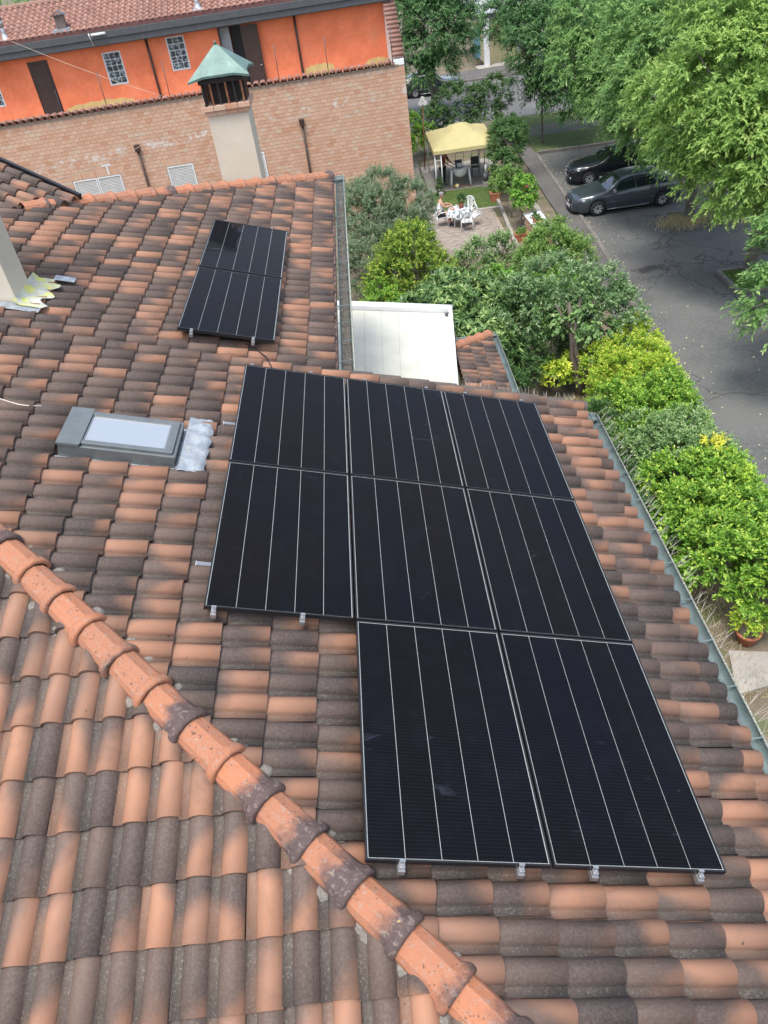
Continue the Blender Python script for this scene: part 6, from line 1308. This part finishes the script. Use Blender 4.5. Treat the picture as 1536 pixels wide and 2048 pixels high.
pot_plant('potted_plant', 'red pot half hidden in leaves on the garden wall', (8.74, 28.4, .45), .15, .26, 'citrus', 30, .07, .04, [(0, 0, .36, .16, .16, .14)], droop=.3, slen=.14, shell=.2)
pot_plant('potted_plant', 'pink clay pot on the garden wall beside the dense fruit tree', (8.78, 30.3, .45), .16, .28, 'citrus', 16, .07, .04, [(0, 0, .34, .12, .12, .1)], droop=.3, slen=.14, shell=.2)
pot_plant('potted_plant', 'grey metal bucket among the citrus stems', (7.95, 24.75, 0), .13, .26, 'dark', 0, .05, .03, None, 'zinc')
pot_plant('potted_plant', 'clay pot with yellowish shrub under the hedge at the right edge', (7.62, 1.95, 0), .22, .32, 'priv', 190, .055, .026, [(0, 0, .55, .32, .30, .28)], droop=.2, slen=.16, upb=.6, shell=.3)
# ---------------------------------------------------------------- cars (local: nose at -x, y across)
def make_car(name, label, loc, rz, paint, L=4.6, Wd=1.77, wb=2.75, fo=.95, hood=.78, roofh=1.46, kind=0):
    t = thing(name, label, 'car', loc, (0, 0, rz)); hw = Wd / 2; wr = .315
    xf, xr = fo, fo + wb
    P = dict(top=[(0, .56), (.06, .68), (.35, .80), (.95, .90), (1.35, .955), (1.95, 1.33), (2.45, roofh - .02), (3.0, roofh), (3.55, roofh - .05), (4.05, 1.22), (4.35, 1.06), (L - .05, 1.02), (L, .85)],
             belt=[(0, .54), (.06, .62), (.35, .72), (.95, .83), (1.35, .88), (2.5, .93), (3.6, .97), (4.2, .98), (L - .05, .94), (L, .80)],
             wid=[(0, .62), (.08, .74), (.3, .90), (.8, .985), (1.4, 1.0), (3.2, 1.0), (4.1, .97), (L - .15, .90), (L, .78)],
             rw=[(0, .6), (.3, .80), (1.0, .84), (1.4, .84), (2.0, .66), (2.5, .62), (3.2, .62), (3.7, .63), (4.1, .70), (L, .72)])
    def ip(tab, x):
        for (a, b), (c, d) in zip(tab[:-1], tab[1:]):
            if x <= c: f = (x - a) / (c - a); f = f * f * (3 - 2 * f) * .4 + f * .6; return b + (d - b) * f
        return tab[-1][1]
    def arch(x):
        z = .20 if .25 < x < L - .25 else .26
        for c in (xf, xr):
            d = abs(x - c)
            if d < wr + .06: z = max(z, math.sqrt(max(0, (wr + .06) ** 2 - d * d)) + wr - .03)
        return z
    def section(x):
        zb, zt, zl = arch(x), ip(P['top'], x), ip(P['belt'], x); w = hw * ip(P['wid'], x); wr_ = hw * ip(P['rw'], x); zl = min(zl, zt - .01)
        zb = min(zb, zl - .12); zm = zb + (zl - zb) * .5
        return [(w * .95, zb), (w * .995, zb + (zl - zb) * .25), (w, zm), (w * .985, zb + (zl - zb) * .8), (w * .955, zl), (wr_ + (w * .955 - wr_) * .35, zl + (zt - zl) * .72), (wr_, zl + (zt - zl) * .93), (wr_ * .6, zt), (0, zt + .012)]
    xs = sorted(set([round(L * i / 46, 3) for i in range(47)] + [round(c + (wr + .06) * math.sin(R_(a)), 3) for c in (xf, xr) for a in range(-90, 91, 15)]))
    m = MB(); rows = []
    for x in xs:
        s = section(x); rows.append([(x, -y, z) for y, z in s] + [(x, y, z) for y, z in reversed(s[:-1])])
    n = len(rows[0]); vs = [p for r in rows for p in r]
    m.add(vs, [(i * n + k, i * n + k + 1, (i + 1) * n + k + 1, (i + 1) * n + k) for i in range(len(rows) - 1) for k in range(n - 1)], True)
    m.f += [tuple(range(n - 1, -1, -1)), tuple((len(rows) - 1) * n + k for k in range(n))]; m.sm += [False, False]
    m.build('body', paint, t)
    m = MB(); m.box(.45, L - .45, -hw * .82, hw * .82, .17, .35); m.build('underbody', M['black'], t)
    for c in (xf, xr):
        m = MB(); m.box(c - wr - .05, c + wr + .05, -hw * .93, hw * .93, .3, wr * 2 + .02); m.build('wheel_housing', M['black'], t)
    def sidepoint(x, f, s):     # f 0 belt .. 1 roof edge
        q = section(x); a, b, c_ = q[4], q[5], q[6]
        if f < .75: g = f / .75; y, z = a[0] + (b[0] - a[0]) * g, a[1] + (b[1] - a[1]) * g
        else: g = (f - .75) / .25; y, z = b[0] + (c_[0] - b[0]) * g, b[1] + (c_[1] - b[1]) * g
        return (x, s * (y + .006), z + .002)
    for s in (-1, 1):
        for (a0, a1, b0, b1) in ((1.62, 2.55, 2.02, 2.55), (2.62, 3.50, 2.62, 3.42), (3.56, 3.95, 3.48, 3.62)):
            m = MB(); k = 6; vs = []
            for i in range(k + 1):
                for f in (.06, .35, .62, .86): x = (a0 + (b0 - a0) * f) + ((a1 + (b1 - a1) * f) - (a0 + (b0 - a0) * f)) * i / k; vs.append(sidepoint(x, f, s))
            m.add(vs, [(i * 4 + j, i * 4 + j + 1, (i + 1) * 4 + j + 1, (i + 1) * 4 + j) for i in range(k) for j in range(3)], True); m.build('side_window', M['carglass'], t)
    def across(x, f, w):  # top surface point
        q = section(x); y6, z6 = q[6]; z8 = q[8][1]; g = abs(f); return (x, f * y6 * w, z6 + (z8 - z6) * (1 - g ** 1.6) + .007)
    for (x0, x1, nm) in ((1.42, 2.02, 'windscreen'), (3.72, 4.20, 'rear_window')):
        m = MB(); vs = [across(x0 + (x1 - x0) * i / 6, -1 + 2 * j / 8, .96) for i in range(7) for j in range(9)]; m.add(vs, [(i * 9 + j, i * 9 + j + 1, (i + 1) * 9 + j + 1, (i + 1) * 9 + j) for i in range(6) for j in range(8)], True); m.build(nm, M['carglass'], t)
    # door seams, trim, handles, mirrors
    for s in (-1, 1):
        for x in (1.42, 2.58, 3.46):
            m = MB(); pts = [(x, s * (section(x)[k][0] + .002), section(x)[k][1]) for k in range(0, 5)]; m.tube(pts, .005, 4); m.build('door_seam', M['black'], t)
        m = MB(); m.tube([(x, s * (section(x)[2][0] + .004), .52) for x in (1.45, 2.0, 2.6, 3.2, 3.4)], .014, 5); m.build('side_trim', paint, t)
        m = MB(); m.tube([(x, s * (section(x)[0][0] + .004), .235) for x in (1.4, 2.0, 2.6, 3.2)], .014, 5); m.build('sill_trim', M['alu'], t)
        for x in (2.38, 3.28): m = MB(); m.tube([(x - .09, s * (section(x)[3][0] + .012), .83), (x + .09, s * (section(x)[3][0] + .012), .835)], .013, 6); m.build('door_handle', paint, t)
        m = MB(); m.obox((1.66, s * (hw + .07), .98), (.055, 0, 0), (0, .085, 0), (0, 0, .065)); m.build('wing_mirror', M['alu'] if kind == 0 else paint, t, bevel=.03)
        m = MB(); vs = []
        for i in range(6):
            for j in range(4):
                x = .07 + .42 * i / 5; q = section(x); f = .55 + .36 * j / 3; y = q[4][0] * (1.0) * (.62 + .40 * min(1, i / 3.5)) if j else q[3][0] * (.62 + .40 * min(1, i / 3.5)); zz = q[4][1] - .15 + .13 * j / 3 + .02 * i / 5; vs.append((x - .035 + .02 * i / 5 * 1.0, s * min(y, q[4][0] + .012), zz + .03))
        m.add(vs, [(i * 4 + j, i * 4 + j + 1, (i + 1) * 4 + j + 1, (i + 1) * 4 + j) for i in range(5) for j in range(3)], True); m.build('headlight', M['lamp'], t)
        m = MB(); m.obox((L - .08, s * hw * .72, .83), (.06, 0, 0), (0, .13, 0), (0, 0, .09)); m.build('tail_light', M['tail'], t, bevel=.02)
        if kind: m = MB(); m.obox((.06, s * hw * .62, .36), (.02, s * .02, 0), (-.02, .10, 0), (0, 0, .045)); m.build('fog_light', M['lamp'], t, bevel=.01)
    m = MB(); m.obox((-.008, 0, .57), (.03, 0, 0), (0, .36, 0), (0, 0, .055 if kind == 0 else .085)); m.build('grille', M['black'], t, bevel=.02)
    m = MB()
    if kind == 0:
        for dz in (0, .045): m.tube([(-.045, -.16, .55 + dz), (-.05, 0, .60 + dz), (-.045, .16, .55 + dz)], .010, 5)
    else: m.tube([(-.045, -.36, .66), (-.05, 0, .68), (-.045, .36, .66), (-.045, .30, .5), (-.05, 0, .47), (-.045, -.30, .5), (-.045, -.36, .66)], .011, 5); m.tube([(-.03, 0, .70), (-.055, 0, .705)], .04, 10)
    m.build('badge_trim', M['alu'], t)
    m = MB(); m.obox((-.035, 0, .40), (.012, 0, 0), (0, .26, 0), (0, 0, .055)); pl = m.build('number_plate', M['white'], t)
    m = MB()
    for s in (-1, 1): m.obox((-.0485, s * .245, .40), (.002, 0, 0), (0, .018, 0), (0, 0, .05))
    m.build('plate_band', pm('plate_blue', (.02, .05, .35), .5, .1, 9) if 'plate_blue' not in bpy.data.materials else bpy.data.materials['plate_blue'], pl)
    m = MB(); m.obox((-.005, 0, .29), (.03, 0, 0), (0, .40, 0), (0, 0, .05)); m.build('bumper_intake', M['black'], t, bevel=.02)
    m = MB(); m.tube([(.10, -hw * .70, .255), (-.01, -.3, .245), (-.01, .3, .245), (.10, hw * .70, .255)], .018, 6); m.build('bumper_lip', paint if kind == 0 else M['alu'], t)
    m = MB()
    for s in (-.3, .28): m.bar(Vector(across(1.46, s, .96)) + Vector((0, 0, .012)), Vector(across(1.60, s + .45 if s < 0 else s + .3, .96)) + Vector((0, 0, .012)), .016, .01)
    m.build('wiper', M['black'], t)
    # wheels
    w0 = None
    for x in (xf, xr):
        for s in (-1, 1):
            wt_ = bpy.data.objects.new('wheel', None)
            m = MB(); m.lathe([(.21, -.10), (.30, -.10), (wr - .003, -.07), (wr, 0), (wr - .003, .07), (.30, .10), (.21, .10)], 26); ty = m.build('wheel', M['tyre'], t)
            ty.location = (x, s * (hw - .11), wr); ty.rotation_euler = (R_(90) * (1 if s < 0 else -1), 0, 0)
            m = MB(); m.lathe([(.212, -.02), (.212, .085), (.195, .085), (.18, .05), (.05, .055), (.04, .07), (.001, .072)], 24); m.build('rim', M['rim'], ty)
            for k in range(8):
                a = 2 * math.pi * k / 8; m = MB(); m.obox((.125 * math.cos(a), .125 * math.sin(a), .066), (.062 * math.cos(a), .062 * math.sin(a), .008), (-.026 * math.sin(a), .026 * math.cos(a), 0), (0, 0, .010)); m.build('spoke', M['rim2'], ty)
    return t
M['lamp'] = glass_mat('headlamp_lens', (.70, .74, .74), .15); M['tail'] = glass_mat('tail_lens', (.35, .02, .02), .1)
M['tyre'] = pm('tyre_rubber', (.018, .018, .018), .85, .2, 20); M['rim'] = pm('wheel_dark', (.06, .06, .065), .5, .2, 20); M['rim2'] = pm('wheel_cover_silver', (.55, .56, .57), .35, .1, 20, metal=.6)
def carpaint(name, c):
    t = NT(name); t.p.inputs['Base Color'].default_value = (*c, 1); t.p.inputs['Metallic'].default_value = .45; t.p.inputs['Roughness'].default_value = .38; t.p.inputs['Coat Weight'].default_value = .9; t.p.inputs['Coat Roughness'].default_value = .06
    t.bump(t.noise(pos(t), 2, 2), .02, .02); return t.m
make_car('parked_car', 'grey-green hatchback saloon parked nearest, bonnet towards the hedge', (10.12, 26.10, 0), R_(1.5), carpaint('grey_metallic_paint', (.050, .064, .080)), 4.62, 1.78, 2.75, 1.02)
make_car('parked_car', 'black car half hidden under the tree behind the grey one', (11.05, 30.25, 0), R_(-6), carpaint('black_metallic_paint', (.012, .014, .02)), 4.55, 1.75, 2.58, .92, kind=1)
make_car('parked_car', 'dark car parked under the big tree across the street, only its tail showing', (9.3, 53.4, 0), R_(174), carpaint('dark_green_paint', (.02, .03, .028)), 4.3, 1.72, 2.5, .85, kind=1)
# ---------------------------------------------------------------- far building across the street
fb_ = thing('far_building', 'distant pale yellow building with a white pillar glimpsed between the trees', 'building', (14.5, 61.5, 0)); YF = pm('pale_yellow_render', (.74, .62, .34), .85, .08, 2)
m = MB(); m.box(-2.3, 12, 0, 6, 0, 3.3); m.build('wall', YF, fb_); m = MB(); m.box(-3.4, 13, -1.9, 7, 3.3, 3.62); m.build('roof_slab', M['slate'], fb_); m = MB(); m.box(-3.5, 13.1, -2.0, 7.1, 3.62, 3.7); m.build('roof_sheet', M['grey_in'], fb_)
for x in (-2.45, 1.6): m = MB(); m.box(x - .2, x + .2, -2.0, -1.6, .12, 3.3); m.build('pillar', M['white'], fb_, bevel=.02)
m = MB(); m.box(-3.3, 5, -2.5, -1.2, .0, .2); m.build('step', M['concrete'], fb_)
for x in (.2, 3.4): m = MB(); m.box(x, x + 1.6, -.03, .02, .6, 2.7); w_ = m.build('window', M['white'], fb_); m = MB(); m.box(x + .1, x + 1.5, -.04, -.03, .7, 2.6); m.build('pane', M['skyglass'], w_)
m = MB(); m.box(-3.2, -2.7, -.4, 0, .6, 2.6); m.build('notice_board', pm('pale_blue_board', (.25, .45, .62), .5, .15, 3), fb_)
# fallen leaves and petals on the asphalt
g = np.random.default_rng(5); n = 800; P = np.stack([g.uniform(9.7, 17, n), g.uniform(4, 35, n), np.full(n, .012)], -1); k = g.random(n) < .45; P[k, 0] = np.interp(P[k, 1], [y for x, y in KL], [x for x, y in KL]) + np.abs(g.normal(0, .35, k.sum())); P[:, 2] = .014
a = g.uniform(0, 6.28, n); s = g.uniform(.015, .042, n); dx = np.stack([np.cos(a) * s, np.sin(a) * s, g.uniform(-.0, .012, n)], -1); dy = np.stack([-np.sin(a) * s * .5, np.cos(a) * s * .5, g.uniform(0, .012, n)], -1)
tag(np_mesh('fallen_leaves', np.stack([P - dx, P + dy, P + dx, P - dy], 1).reshape(-1, 3), np.arange(n * 4).reshape(n, 4), LM['dry'], None, g.random(n)), 'dry fallen leaves scattered over the asphalt', 'leaves', kind='stuff')
